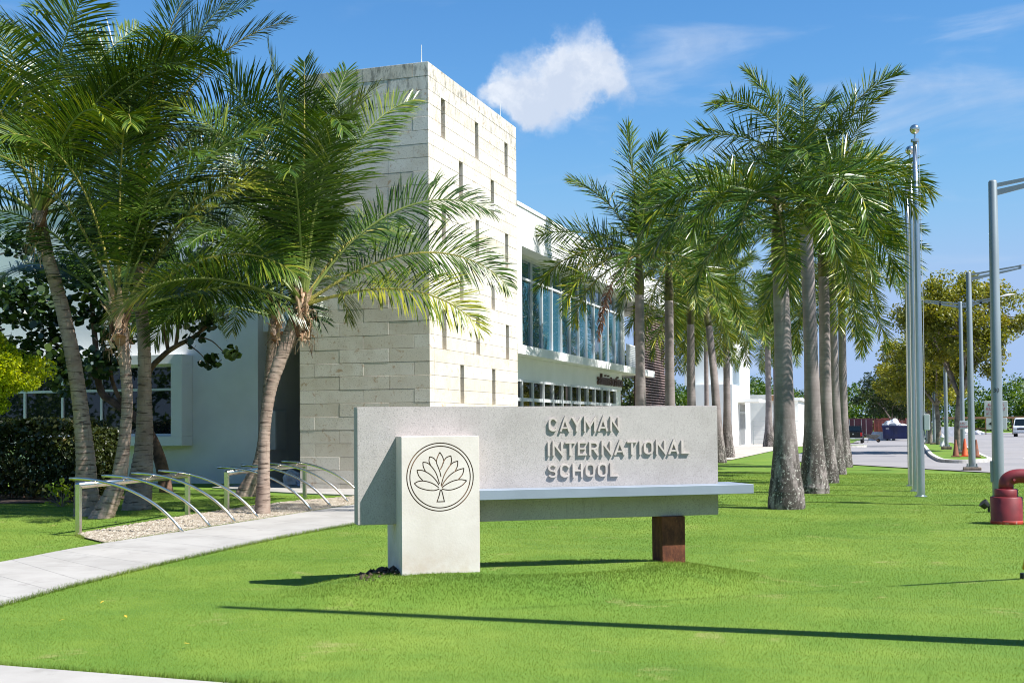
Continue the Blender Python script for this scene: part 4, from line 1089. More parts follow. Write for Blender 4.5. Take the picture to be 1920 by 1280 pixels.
# hedge
hd = thing('hedge', 'dark clipped croton hedge below the ribbon window', 'hedge', (-20.5, 22.3, 0))
g = np.random.default_rng(8); n = 34000
P = np.stack([g.uniform(-5.5, 3.35, n), g.uniform(-.95, .75, n), g.uniform(.12, 1.78, n)], 1)
k = g.random(n)
P[:, 1] = np.where(k < .5, -.95+np.abs(g.normal(0, .16, n)), P[:, 1]); P[:, 2] = np.where((k >= .5) & (k < .75), 1.78-np.abs(g.normal(0, .12, n)), P[:, 2]); P[:, 0] = np.where(k > .9, 3.35-np.abs(g.normal(0, .15, n)), P[:, 0])
bul = .12*np.sin(P[:, 0]*2.1)+.10*np.sin(P[:, 2]*5+P[:, 0]*3); P[:, 1] -= bul*(P[:, 1] < 0); P[:, 2] += .06*np.sin(P[:, 0]*3.3+1)*(P[:, 2] > 1.4)
rd = np.clip((P[:, 0]-2.7)/.65, 0, 1); P[:, 1] *= 1-.35*rd; P[:, 2] *= 1-.10*rd
leaf_object('foliage', P, g.uniform(.08, .17, n), 9, MT['hedge'], hd, tint=np.clip(g.beta(1.1, 3.2, n), 0, 1), up=.1)
tw = Mesh()
for i in range(70):
    x = g.uniform(-5.3, 3.1); tw.tube([(x, g.uniform(-.5, .4), -.05), (x+g.normal(0, .15), g.uniform(-.6, .5), .8), (x+g.normal(0, .3), g.uniform(-.7, .6), 1.6)], [.018, .012, .005], 5, False)
tw.obj('stems', MT['barkd'], hd)
sp = thing('young_shrub', 'small bright-leaved sucker plant at the hedge foot', 'plant', (-16.55, 20.05, 0))
P = np.stack([g.normal(0, .16, 60), g.normal(0, .12, 60), g.uniform(.05, .55, 60)], 1)
leaf_object('foliage', P, g.uniform(.09, .17, 60), 12, MT['lime'], sp, tint=g.random(60)*.5)
tw = Mesh()
for q in P[::4]: tw.tube([(0, 0, -.03), tuple(q*.5), tuple(q)], [.01, .007, .004], 4, False)
tw.obj('stems', MT['bark'], sp)
# island trees
tree('island_tree', 'nearest olive-gold tree on the kerbed island behind the cones', (2.45, 62.5), 2.9, (.2, 0, 6.4), (3.3, 3.0, 2.9), 92, 300, .17, MT['islandleaf'], 71, group='trees on the car park island', clr=.8)
tree('island_tree', 'middle olive tree of the kerbed island', (2.05, 83.5), 2.8, (-.4, 0, 5.8), (3.4, 3.2, 2.9), 80, 280, .2, MT['islandleaf'], 72, group='trees on the car park island', clr=.95)
tree('island_tree', 'farthest olive tree of the kerbed island', (1.8, 99.3), 2.8, (-.6, 0, 5.6), (3.8, 3.2, 2.8), 74, 260, .22, MT['islandleaf'], 73, group='trees on the car park island', clr=1.0)
tree('shade_tree', 'dark-leaved tree rising behind the blue skip', (-1.35, 141.0), 2.2, (-.1, 0, 5.0), (4.4, 4.0, 2.9), 70, 190, .27, MT['darkleaf'], 74, clr=1.1)
tree('garden_tree', 'dark green tree between the louvre screen and the white entrance block', (-20.5, 88.0), 2.0, (0, 0, 4.6), (3.6, 3.2, 2.9), 60, 190, .24, MT['darkleaf'], 75, clr=1.0)
# woods at the back: a mass
g = np.random.default_rng(15); cs = []; rs = []
for i in range(560):
    x = g.uniform(-50, 62); y = g.uniform(196, 222); hh = 8.2+1.4*math.sin(x*.17+.5)+1.1*math.sin(x*.41)+g.normal(0, .7)
    cs.append((x, y, g.uniform(.12, 1.)*hh-.6)); rs.append(g.uniform(1.5, 2.7))
C, T = clumps(cs, rs, 150, g, .8)
wd = leaf_object('woodland', C, g.uniform(.35, .7, len(C)), 16, MT['woodleaf'], None, tint=T); stuff(wd); tag(wd, 'dense green wood along the far side of the car park', 'woodland')

g = np.random.default_rng(17); cs = []; rs = []
for i in range(560):
    if i % 5 < 2: x, y = g.uniform(24, 34), g.uniform(-30, 130)
    else: x, y = g.uniform(-170, 20), g.uniform(-40, -30)
    cs.append((x, y, g.uniform(.1, 1.)*(6.5+1.5*math.sin(x*.3+y*.21)))); rs.append(g.uniform(1.5, 2.6))
C, T = clumps(cs, rs, 60, g, .8)
wd = leaf_object('roadside_trees', C, g.uniform(.5, .9, len(C)), 18, MT['woodleaf'], None, tint=T); stuff(wd); tag(wd, 'belt of roadside trees mirrored in the window glass', 'woodland')

# ------------------------------------------------------------------ bicycle stands
def rack(label, a, b, foot):
    a = np.array(a); b = np.array(b); t = thing('bicycle_stand', label, 'bicycle rack', (a[0], a[1], 0), 0, 'stainless bicycle stands by the path')
    L_ = np.linalg.norm(b-a); d = (b-a)/L_; fn = np.array(foot)
    for q in (a, b):
        o = q-a; box('post', (-.045, .045, -.028, .028, 0, .77), MT['steel'], t, .008).location = (o[0], o[1], 0)
    e = b-a
    Mesh().tube([(-d[0]*.02, -d[1]*.02, .745), (e[0]+d[0]*.02, e[1]+d[1]*.02, .745)], .05, 14).obj('rail', MT['steel'], t, True)
    for i in range(4):
        c = d*L_*(.10+.265*i); p = []
        for u in np.linspace(0, 1, 16):
            ang = u*R(62); hx = -.32+1.85*math.sin(ang)/math.sin(R(62)); hz = .835-.835*(1-math.cos(ang))/(1-math.cos(R(62)))
            p.append((c[0]+fn[0]*hx, c[1]+fn[1]*hx, hz+.0 if u > 0 else hz))
        p[0] = (p[1][0]-fn[0]*.2, p[1][1]-fn[1]*.2, p[1][2]+.005)
        ho = Mesh().tube(p, .024, 10).obj('hoop', MT['steel'], t, True)
        Mesh().tube([(c[0], c[1], .785), (c[0], c[1], .83)], .018, 8).obj('bracket', MT['steel'], ho)
rack('nearer steel bicycle stand of four arched tubes at the gravel edge', (-11.8, 14.67), (-12.28, 18.2), (.98, .14))
rack('farther steel bicycle stand of four arched tubes in front of the tower', (-12.1, 19.2), (-12.8, 23.5), (.98, .16))
sk = thing('cement_sack', 'pale slumped sack lying in the dark passage', 'sack', (-15.75, 28.2, .03))
def lump(name, s, mat, parent, seed, n=10):
    g = np.random.default_rng(seed); bm = bmesh.new(); bmesh.ops.create_icosphere(bm, subdivisions=3, radius=1)
    for v in bm.verts:
        k = 1+.16*math.sin(v.co.x*5+seed)+.12*math.sin(v.co.y*7+2*seed)+.08*math.sin(v.co.z*9)
        v.co = Vector((v.co.x*s[0]*k, v.co.y*s[1]*k, max(-.6, v.co.z)*s[2]*k+s[2]*.6))
    me = bpy.data.meshes.new(name); bm.to_mesh(me); bm.free(); me.materials.append(mat)
    return link(bpy.data.objects.new(name, me), parent)
lump('body', (.26, .2, .24), MT['plastic_w'], sk, 3)
sk = thing('printed_sack', 'blue and white printed sack beside the tower corner', 'sack', (-15.1, 28.0, .03)); lump('body', (.32, .22, .16), MT['bluebag'], sk, 5)

# ------------------------------------------------------------------ flagpoles, lamps
def flagpole(label, x, y, first=False):
    t = thing('flagpole', label, 'flagpole', (x, y, float(hgt(x, y))), 0, 'row of three bare flagpoles')
    v, f = lathe([(.088, -.05), (.086, 0.), (.082, 3.0), (.066, 6.0), (.045, 7.62)], 20); mk('pole', v, f, MT['alu'], t, True)
    v, f = lathe([(.13, -.04), (.13, .015), (.09, .035)], 20); mk('base_flange', v, f, MT['alu'], t)
    v, f = lathe([(.012, 7.6), (.085, 7.62), (.085, 7.67), (.02, 7.69), (.018, 7.80)], 16); tr_ = mk('truck_cap', v, f, MT['alu'], t)
    bm = bmesh.new(); bmesh.ops.create_uvsphere(bm, u_segments=20, v_segments=12, radius=.105); bmesh.ops.translate(bm, verts=bm.verts, vec=(0, 0, 7.89))
    me = bpy.data.meshes.new('ball'); bm.to_mesh(me); bm.free(); me.materials.append(MT['steel']); me.polygons.foreach_set('use_smooth', [True]*len(me.polygons)); link(bpy.data.objects.new('ball', me), t)
    Mesh().tube([(.075, -.05, 7.6), (.11, -.02, 4.0), (.10, -.03, 1.3)], .006, 5).obj('halyard', MT['lampwhite'], t)
    cl_ = Mesh(); cl_.box(.082, .12, -.012, .012, 1.22, 1.26).box(.105, .12, -.012, .012, 1.14, 1.34); cl_.obj('cleat', MT['alu'], t)
    bx_ = box('halyard_box', (.09, .20, -.06, .06, 1.42, 1.76), MT['frame'], t, .008); box('lid', (.202, .212, -.055, .055, 1.44, 1.74), MT['alu'], bx_)
flagpole('nearest of three aluminium flagpoles on the lawn', .28, 26.58)
flagpole('middle of three aluminium flagpoles on the lawn', .19, 28.6)
flagpole('farthest of three aluminium flagpoles on the lawn', .11, 30.95)
def lamp(label, x, y, h, r_, arms, z0=None, plinth=True, number=False):
    t = thing('lamp_post', label, 'street lamp', (x, y, float(hgt(x, y)) if z0 is None else z0), 0, 'grey car park lamp posts')
    v, f = lathe([(r_, -.1), (r_*.98, .4), (r_*.72, h), (r_*.55, h+.03)], 20); mk('pole', v, f, MT['pole'], t, True)
    if plinth:
        box('plinth', (-.27, .27, -.27, .27, -.1, .13), MT['utility'], t, .02)
        fl = box('base_plate', (-.18, .18, -.18, .18, .131, .16), MT['pole'], t)
        for a, b in ((-.14, -.14), (.14, -.14), (.14, .14), (-.14, .14)): Mesh().tube([(a, b, .16), (a, b, .24)], .02, 6).obj('bolt', MT['pole'], fl)
    else: box('hand_hole', (-r_*1.25, -r_*.85, -.05, .05, .45, .85), MT['pole'], t, .004)
    for a in arms:
        d = np.array([math.cos(R(a)), math.sin(R(a))]); w_ = np.array([-d[1], d[0]])*.025
        def bar(r0_, r1_, za0, za1, zb0, zb1):
            v = []
            for rr, z0_, z1_ in ((r0_, za0, za1), (r1_, zb0, zb1)):
                for s_ in (-1, 1): v += [(d[0]*rr+w_[0]*s_, d[1]*rr+w_[1]*s_, z0_), (d[0]*rr+w_[0]*s_, d[1]*rr+w_[1]*s_, z1_)]
            return v, [(0, 1, 3, 2), (4, 6, 7, 5), (0, 2, 6, 4), (1, 5, 7, 3), (0, 4, 5, 1), (2, 3, 7, 6)]
        M_ = Mesh(); M_.add(*bar(r_*.6, 1.55, h-.10, h-.03, h+.13, h+.18)); M_.add(*bar(r_*.6, 1.52, h-.26, h-.15, h+.05, h+.10)); M_.add(*bar(1.50, 1.58, h+.05, h+.18, h+.06, h+.19)); M_.add(*bar(.8, .9, h-.10, h+.06, h-.09, h+.07))
        am = M_.obj('arm', MT['pole'], t)
        hv = []; K = 10
        for i in range(K+1):
            u = i/K; rr = 1.58+u*.75; wd_ = .16*math.sin(math.pi*min(1, .12+.8*u))**.6+.02; zt = h+.17+u*.10+.07*math.sin(math.pi*u); zb = h+.15+u*.10
            for s_ in (-1, 0, 1): hv.append((d[0]*rr-d[1]*wd_*s_, d[1]*rr+d[0]*wd_*s_, zt if s_ == 0 else zb+.02))
            hv.append((d[0]*rr, d[1]*rr, zb))
        hf = []
        for i in range(K):
            q = 4*i; hf += [(q, q+4, q+5, q+1), (q+1, q+5, q+6, q+2), (q, q+3, q+7, q+4), (q+3, q+2, q+6, q+7)]
        hf += [(0, 1, 2, 3), (4*K, 4*K+3, 4*K+2, 4*K+1)]
        mk('lamp_head', hv, hf, MT['lampwhite'], t)
    return t
l1 = lamp('nearest grey lamp post at the right edge, arm reaching out of the picture', 1.64, 24.0, 6.15, .11, [0], plinth=False)
text_row('30', .11, .004, MT['signblack'], (-.06, -.099, 2.15), (1, 0, 0), (0, 0, 1), l1, 'numeral')
lamp('single-armed lamp post on a concrete plinth at the lawn edge', 2.0, 40.6, 6.4, .11, [2])
lamp('double-armed lamp post standing behind the orange cone', 2.4, 56.2, 6.8, .105, [0, 180], .14)
lamp('lamp post on the island beside the white hydrant', 2.05, 67.2, 6.6, .11, [0, 180], .14)
lamp('lamp post on the island between the middle and far trees', 1.83, 85.6, 6.4, .11, [0, 180], float(hgt(1.83, 85.6))+.14)
lamp('farthest lamp post of the island row', 1.62, 101.5, 6.4, .11, [0, 180], float(hgt(1.62, 101.5))+.14)
fl_t = thing('distant_lamp', 'small white lamp on a thin mast above the wood', 'street lamp', (-1.2, 190, -.3))
Mesh().tube([(0, 0, 0), (0, 0, 6.6), (.1, 0, 6.9), (.5, 0, 6.95)], .07, 8).obj('pole', MT['lampwhite'], fl_t, True); box('lamp_head', (.4, 1.1, -.15, .15, 6.85, 7.05), MT['lampwhite'], fl_t)

# ------------------------------------------------------------------ standpipe, fittings
sx_, sy_ = 1.46, 19.75
sp_ = thing('fire_standpipe', 'red painted fire standpipe with elbow at the right edge of the lawn', 'standpipe', (sx_, sy_, float(hgt(sx_, sy_))))
v, f = lathe([(.235, -.05), (.235, .02), (.232, .03), (.235, .41), (.225, .42)], 36); mk('body', v, f, MT['red'], sp_, True)
v, f = lathe([(.2375, -.02), (.238, .045), (.2365, .055)], 36); mk('chipped_band', v, f, MT['redchip'], sp_, True)
v, f = lathe([(.168, .40), (.172, .425), (.172, .53), (.16, .54)], 32); mk('collar', v, f, MT['red'], sp_, True)
el_ = [(0, 0, .50), (0, 0, .62)]+[(.2-.2*math.cos(t), 0, .62+.12*math.sin(t)/1.) for t in np.linspace(.2, math.pi/2, 9)]+[(.34, 0, .74), (.42, 0, .74)]
Mesh().tube(el_, .11, 24).obj('elbow', MT['red'], sp_, True)
Mesh().tube([(.40, 0, .74), (.43, 0, .74)], .135, 24).obj('flange', MT['red'], sp_)
for k in range(8):
    t_ = k*math.pi/4+.2; Mesh().tube([(.385, .115*math.cos(t_), .74+.115*math.sin(t_)), (.45, .115*math.cos(t_), .74+.115*math.sin(t_))], .013, 6).obj('bolt', MT['redchip'], sp_)
Mesh().tube([(.43, 0, .74), (1.1, 0, .74)], .10, 20).obj('pipe', MT['red'], sp_, True)
Mesh().tube([(1.05, 0, .74), (1.05, 0, -.05)], .10, 20).obj('return_riser', MT['red'], sp_, True)
Mesh().tube([(.10, -.10, .68), (.11, -.13, .685)], .02, 8).obj('plug', MT['red'], sp_)
gl = thing('ground_spotlight', 'small black ground spotlight behind the red standpipe', 'spotlight', (1.36, 22.3, float(hgt(1.36, 22.3))))
Mesh().tube([(0, 0, 0), (0, 0, .12)], .02, 8).obj('stake', MT['black'], gl); Mesh().tube([(-.03, .02, .10), (-.10, .0, .17)], [.07, .085], 12).obj('housing', MT['black'], gl); Mesh().tube([(.1, 0, -.02), (.1, 0, .22), (.1, 0, .30)], [.05, .05, .03], 10).obj('junction_box', MT['black'], gl)
gw = thing('guy_wire', 'yellow guard sleeve on a guy wire at the right edge', 'guy wire', (1.10, 12.95, float(hgt(1.1, 12.95))))
dv = np.array([2.6-1.1, 8.3-12.95, 9.6]); dv = dv/np.linalg.norm(dv)
Mesh().tube([tuple(dv*.0), tuple(dv*9.0)], .008, 6).obj('wire', MT['pole'], gw); Mesh().tube([tuple(dv*.12), tuple(dv*2.3)], .03, 10).obj('guard', MT['yellow'], gw, True)
Mesh().tube([(0, 0, -.05), (0, 0, .06)], .03, 8).obj('anchor_eye', MT['black'], gw)
up_ = thing('utility_pole', 'weathered wooden utility pole standing just outside the right edge', 'utility pole', (2.55, 9.25, 0))
Mesh().tube([(0, 0, -.2), (0, -.42, 5), (0, -.90, 10.6)], [.14, .115, .08], 14).obj('pole', MT['utility'], up_, True)
box('crossarm', (-1.1, 1.1, -.93, -.82, 9.93, 10.03), MT['utility'], up_)
for y in (-1.0, -.4, .4, 1.0):
    v, f = lathe([(.02, 10.62), (.05, 10.66), (.03, 10.72), (.05, 10.78), (.02, 10.82)], 10); o_ = mk('insulator', v, f, MT['lampwhite'], up_); o_.location = (y, -.87, -.59)

# ------------------------------------------------------------------ signs and cones
vs_ = thing('visitor_sign', 'white visitor notice with red lettering above a black arrow panel behind the lamp post', 'sign', (2.38, 35.3, float(hgt(2.38, 35.3))))
Mesh().tube([(0, 0, -.05), (0, 0, 2.2)], .03, 8).obj('post', MT['pole'], vs_)
b1 = box('notice_panel', (-.30, .30, -.06, -.035, 1.72, 2.16), MT['signwhite'], vs_, .008)
for i, s_ in enumerate(('ALL VISITORS', 'PLEASE REPORT', 'AT SCHOOL')): text_row(s_, .115, .004, MT['signred'], (-.25 if i else -.21, -.062, 2.02-.125*i), (1, 0, 0), (0, 0, 1), b1, 'letter', width=(.42, .50, .36)[i])
b2 = box('arrow_panel', (-.26, .28, -.06, -.035, 1.37, 1.69), MT['signwhite'], vs_, .008)
ar = Mesh(); ar.add([(-.20, -.063, 1.53), (-.08, -.063, 1.61), (-.08, -.063, 1.555), (.18, -.063, 1.555), (.18, -.063, 1.505), (-.08, -.063, 1.505), (-.08, -.063, 1.45)], [(0, 6, 2, 1), (0, 6, 5, 2)][:0]+[(0, 6, 1), (2, 5, 4, 3)]); ar.obj('arrow', MT['signblack'], b2)
ds = thing('drop_off_sign', 'small white notice with red letters fixed to the double-armed lamp post', 'sign', (2.4, 56.06, 0))
b3 = box('panel', (-.13, .21, -.02, .0, 1.26, 1.62), MT['signwhite'], ds, .006)
text_row('STU', .12, .004, MT['signred'], (-.10, -.022, 1.47), (1, 0, 0), (0, 0, 1), b3); text_row('DROP', .12, .004, MT['signred'], (-.10, -.022, 1.33), (1, 0, 0), (0, 0, 1), b3)
def cone(label, x, y, m_, s_=1.):
    t = thing('traffic_cone', label, 'traffic cone', (x, y, .15), 0, 'traffic cones on the island tip')
    box('base', (-.18*s_, .18*s_, -.18*s_, .18*s_, 0, .035), m_, t, .008)
    v, f = lathe([(.14*s_, .035), (.125*s_, .06), (.032*s_, .70*s_), (.028*s_, .71*s_)], 20); mk('body', v, f, m_, t, True)
cone('dirty brown traffic cone left of the orange one', 1.93, 51.7, MT['conebrown']); cone('bright orange traffic cone on the island tip', 2.3, 52.2, MT['orange'], 1.05); cone('dirty brown traffic cone right of the lamp post', 2.68, 51.0, MT['conebrown'])
hy = thing('hydrant', 'small white hydrant on the island grass', 'hydrant', (2.0, 73.0, .14))
v, f = lathe([(.16, 0), (.16, .06), (.11, .08), (.11, .5), (.15, .52), (.15, .56), (.12, .6), (.05, .7), (.03, .74)], 14); mk('body', v, f, MT['signwhite'], hy, True)
for s_ in (-1, 1): Mesh().tube([(s_*.09, 0, .38), (s_*.19, 0, .38)], .05, 8).obj('outlet', MT['signwhite'], hy)

# ------------------------------------------------------------------ yard: skip, containers, truck, barrow, van
def at_g(x, y): return (x, y, float(hgt(x, y))+.03)
skp = thing('waste_skip', 'large dark blue open waste skip loaded with rubbish', 'skip', at_g(-.8, 137.5))
wv_ = [(-1.65, 0), (2.6, 0)]
M_ = Mesh(); M_.add([(-1.6, -1.1, .2), (2.7, -1.1, .2), (2.7, 1.1, .2), (-1.6, 1.1, .2), (-1.72, -1.25, 1.62), (2.8, -1.25, 1.62), (2.8, 1.25, 1.62), (-1.72, 1.25, 1.62)], [(0, 3, 2, 1), (0, 1, 5, 4), (1, 2, 6, 5), (2, 3, 7, 6), (3, 0, 4, 7)]); bd = M_.obj('body', MT['skip'], skp)
for x in (-1.55, -.65, .45, 1.5, 2.6): mk('rib', [(x-.06, -1.2, .2), (x+.06, -1.2, .2), (x+.06, -1.12, .2), (x-.06, -1.12, .2), (x-.06, -1.34, 1.55), (x+.06, -1.34, 1.55), (x+.06, -1.26, 1.55), (x-.06, -1.26, 1.55)], BOXF, MT['skip'], skp)
box('rim', (-1.78, 2.86, -1.36, -1.22, 1.56, 1.68), MT['skip'], skp)
for x in (-1.2, 2.2): Mesh().tube([(x, -.9, .1), (x, .9, .1)], .1, 10).obj('roller', MT['black'], skp)
for x in (-1.3, 1.75): text_row('103', .30, .01, MT['signwhite'], (x, -1.33, 1.25), (1, 0, 0), (0, -.1, 1), skp, 'numeral')
rb1 = thing('rubbish_heap', 'white and grey rubbish heaped on the blue skip', 'rubbish', at_g(-1.3, 137.4)); rb1.location.z += 1.45
lump('sheeting', (.75, .6, .55), MT['plastic_w'], rb1, 7); lump('sacks', (.6, .6, .4), MT['tarp'], rb1, 8).location = (-.6, .1, .05); lump('boards', (.5, .5, .25), MT['plastic_w'], rb1, 9).location = (1.0, 0, 0)
def container(label, x, y, L_, m_, rz=0.):
    t = thing('shipping_container', label, 'container', at_g(x, y), rz)
    box('shell', (0, L_, .06, 2.4, .1, 2.6), m_, t)
    box('top_rail', (-.02, L_+.02, -.02, .06, 2.48, 2.64), m_, t); box('bottom_rail', (-.02, L_+.02, -.02, .06, .02, .16), m_, t)
    for xx in np.arange(.0, L_+.01, L_/10): box('rib', (xx-.09, xx+.09, 0, .058, .16, 2.48), m_, t)
    for xx in (L_*.62, L_*.70, L_*.82, L_*.90): Mesh().tube([(xx, -.04, .12), (xx, -.04, 2.5)], .03, 6).obj('lock_bar', MT['rim'], t)
container('maroon shipping container behind the black pickup', -12.5, 172, 8.0, MT['maroon']); container('faded red container end beyond the wheelbarrow', -4.3, 176, 5.4, MT['redcont'])
tk = thing('pickup_truck', 'black pickup truck seen from behind, half hidden by palm trunks', 'pickup truck', at_g(-4.95, 120.5))
box('bed', (-.86, .86, 0, 2.0, .55, 1.12), MT['carblack'], tk, .04, 2); tg = box('tailgate', (-.68, .68, -.03, .0, .62, 1.10), MT['carblack'], tk, .01)
box('badge', (-.08, .08, -.04, -.031, .86, .98), MT['rim'], tg)
cabm = Mesh(); cabm.add([(-.84, 2.0, .55), (.84, 2.0, .55), (.84, 4.2, .55), (-.84, 4.2, .55), (-.70, 2.15, 1.72), (.70, 2.15, 1.72), (.70, 3.4, 1.72), (-.70, 3.4, 1.72)], BOXF); cabm.obj('cab', MT['carblack'], tk); box('bonnet', (-.84, .84, 3.9, 5.1, .55, 1.12), MT['carblack'], tk, .06, 2)
mk('rear_window', [(-.60, 2.06, 1.22), (.60, 2.06, 1.22), (.56, 2.125, 1.62), (-.56, 2.125, 1.62)], [(0, 1, 2, 3)], MT['glass_d'], tk)
for s_ in (-1, 1): box('tail_light', (s_*.77-.085, s_*.77+.085, -.045, .02, .72, 1.06), MT['taillight'], tk, .01)
box('bumper', (-.86, .86, -.14, -.045, .42, .56), MT['rim'], tk, .02); box('number_plate', (-.18, .18, -.15, -.142, .44, .54), MT['signwhite'], tk)
for x in (-.78, .78):
    for y in (.85, 4.1):
        w_ = Mesh().tube([(x-.12, y, .36), (x+.12, y, .36)], .36, 18).obj('wheel', MT['tyre'], tk); Mesh().tube([(x-.13, y, .36), (x+.13, y, .36)], .2, 12).obj('rim', MT['rim'], w_)
wb_ = thing('wheelbarrow', 'old grey wheelbarrow tipped beside the skip', 'wheelbarrow', at_g(-3.25, 126))
mk('tray', [(-.45, -.3, .45), (.35, -.3, .35), (.35, .3, .35), (-.45, .3, .45), (-.85, -.42, .85), (.75, -.42, .75), (.75, .42, .75), (-.85, .42, .85)], [(0, 3, 2, 1), (0, 1, 5, 4), (1, 2, 6, 5), (2, 3, 7, 6), (3, 0, 4, 7)], MT['barrow'], wb_)
w_ = Mesh().tube([(.55, -.05, .2), (.55, .05, .2)], .2, 14).obj('wheel', MT['tyre'], wb_)
for s_ in (-1, 1): Mesh().tube([(.55, s_*.1, .2), (.1, s_*.22, .36), (-.6, s_*.28, .5), (-1.15, s_*.3, .62)], .022, 6).obj('handle', MT['timber'], wb_); Mesh().tube([(-.4, s_*.26, .45), (-.5, s_*.3, .0)], .02, 6).obj('leg', MT['barrow'], wb_)
va = thing('van', 'white van parked nose-on at the right edge of the car park', 'van', at_g(11.0, 127), R(-8))
vp = [(-.85, 0, .35), (.85, 0, .35), (.85, 4.6, .35), (-.85, 4.6, .35), (-.85, 0, .95), (.85, 0, .95), (.85, 4.6, 1.0), (-.85, 4.6, 1.0), (-.72, .75, 1.85), (.72, .75, 1.85), (.72, 4.5, 1.9), (-.72, 4.5, 1.9), (-.83, .05, 1.05), (.83, .05, 1.05)]
mk('body', vp, [(0, 3, 2, 1), (0, 1, 5, 4), (1, 2, 6, 5), (2, 3, 7, 6), (3, 0, 4, 7), (4, 5, 13, 12), (12, 13, 9, 8), (5, 6, 10, 9), (5, 9, 13), (7, 4, 8, 11), (4, 12, 8), (6, 7, 11, 10), (8, 9, 10, 11)], MT['carwhite'], va)
mk('windscreen', [(-.74, .10, 1.12), (.74, .10, 1.12), (.66, .68, 1.76), (-.66, .68, 1.76)], [(0, 1, 2, 3)], MT['glass_d'], va); bpy.data.objects[-1 if False else va.children[-1].name].location = (0, -.02, .015)
box('grille', (-.5, .5, -.03, -.002, .70, .86), MT['black'], va); box('bumper', (-.88, .88, -.1, -.002, .36, .55), MT['tarp'], va, .02); box('number_plate', (-.2, .2, -.115, -.102, .4, .5), MT['signwhite'], va)
for s_ in (-1, 1): box('headlight', (s_*.68-.14, s_*.68+.14, -.035, -.002, .70, .88), MT['lampwhite'], va, .01); box('mirror', (s_*.98-.08, s_*.98+.08, .35, .45, 1.15, 1.38), MT['black'], va)
for x in (-.76, .76):
    for y in (.8, 3.7): w_ = Mesh().tube([(x-.1, y, .31), (x+.1, y, .31)], .31, 16).obj('wheel', MT['tyre'], va); Mesh().tube([(x-.105, y, .31), (x+.105, y, .31)], .17, 10).obj('rim', MT['rim'], w_)
sh = thing('timber_shelter', 'long low timber shelter at the back of the car park', 'shelter', at_g(4.6, 152))
for x in np.arange(0, 9.1, 1.5): box('post', (x-.06, x+.06, -.06, .06, 0, 1.95), MT['timber'], sh)
box('roof', (-.3, 9.3, -.5, 2.2, 1.96, 2.22), MT['timber'], sh); box('rail', (0, 9, -.05, .05, .75, .85), MT['timber'], sh)
for i, (x, y, s_, lab) in enumerate([(6.4, 149, (.9, .6, .45), 'white tarpaulin heap left of the arrow sign'), (8.0, 148, (.7, .5, .3), 'low pale rubble heap under the timber shelter')]):
    h_ = thing('material_heap', lab, 'heap', at_g(x, y), 0, 'heaps of building material'); lump('sheeting', s_, MT['plastic_w'], h_, 20+i)
hb = thing('concrete_barrier', 'pale concrete barrier block behind the island trees', 'barrier', at_g(4.6, 138)); mk('body', [(-1.2, -.3, 0), (1.2, -.3, 0), (1.2, .3, 0), (-1.2, .3, 0), (-1.2, -.12, 1.1), (1.2, -.12, 1.1), (1.2, .12, 1.1), (-1.2, .12, 1.1)], BOXF, MT['tarp'], hb)
cv = thing('tarpaulin_sheet', 'grey sheeting leaning behind the wheelbarrow', 'sheeting', at_g(-2.9, 139)); mk('sheet', [(-1.2, 0, 0), (1.2, 0, 0), (1.3, .5, 0), (-1.2, .5, 0), (-.7, .3, 1.0), (.9, .3, .95), (.9, .5, .9), (-.7, .5, .95)], BOXF, MT['tarp'], cv)

# ------------------------------------------------------------------ gravel stones, grass, litter
g = np.random.default_rng(33); n = 26000
x = g.uniform(-12.6, -10.4, n); y = g.uniform(13.5, 24.4, n); k = in_poly(x, y, grav_poly); x, y = x[k], y[k]; n = len(x)
s = g.uniform(.010, .026, n); z = .02+s*.3
oc = np.array([(1, 0, 0), (0, 1, 0), (-1, 0, 0), (0, -1, 0), (0, 0, .7)], float)
v = np.stack([x, y, z], 1)[:, None, :]+oc[None]*s[:, None, None]*g.uniform(.6, 1.3, (n, 5, 1))
fi = np.array([(0, 1, 4), (1, 2, 4), (2, 3, 4), (3, 0, 4)]); F_ = (fi[None]+5*np.arange(n)[:, None, None]).reshape(-1, 3)
def tri_mesh(name, v, F_, mat, tint=None):
    me = bpy.data.meshes.new(name); nf = len(F_); me.vertices.add(len(v)); me.vertices.foreach_set('co', v.astype(np.float32).ravel())
    me.loops.add(nf*3); me.loops.foreach_set('vertex_index', F_.astype(np.int32).ravel()); me.polygons.add(nf)
    me.polygons.foreach_set('loop_start', np.arange(0, nf*3, 3, dtype=np.int32)); me.polygons.foreach_set('loop_total', np.full(nf, 3, dtype=np.int32))
    me.materials.append(mat)
    if tint is not None: a = me.attributes.new('tint', 'FLOAT', 'POINT'); a.data.foreach_set('value', tint.astype(np.float32))
    me.update(calc_edges=True); return link(bpy.data.objects.new(name, me))
o = stuff(tri_mesh('gravel_stones', v.reshape(-1, 3), F_, MT['pebble'], np.repeat(g.beta(2, 2, n), 5))); tag(o, 'loose beige gravel stones along the footpath', 'gravel')
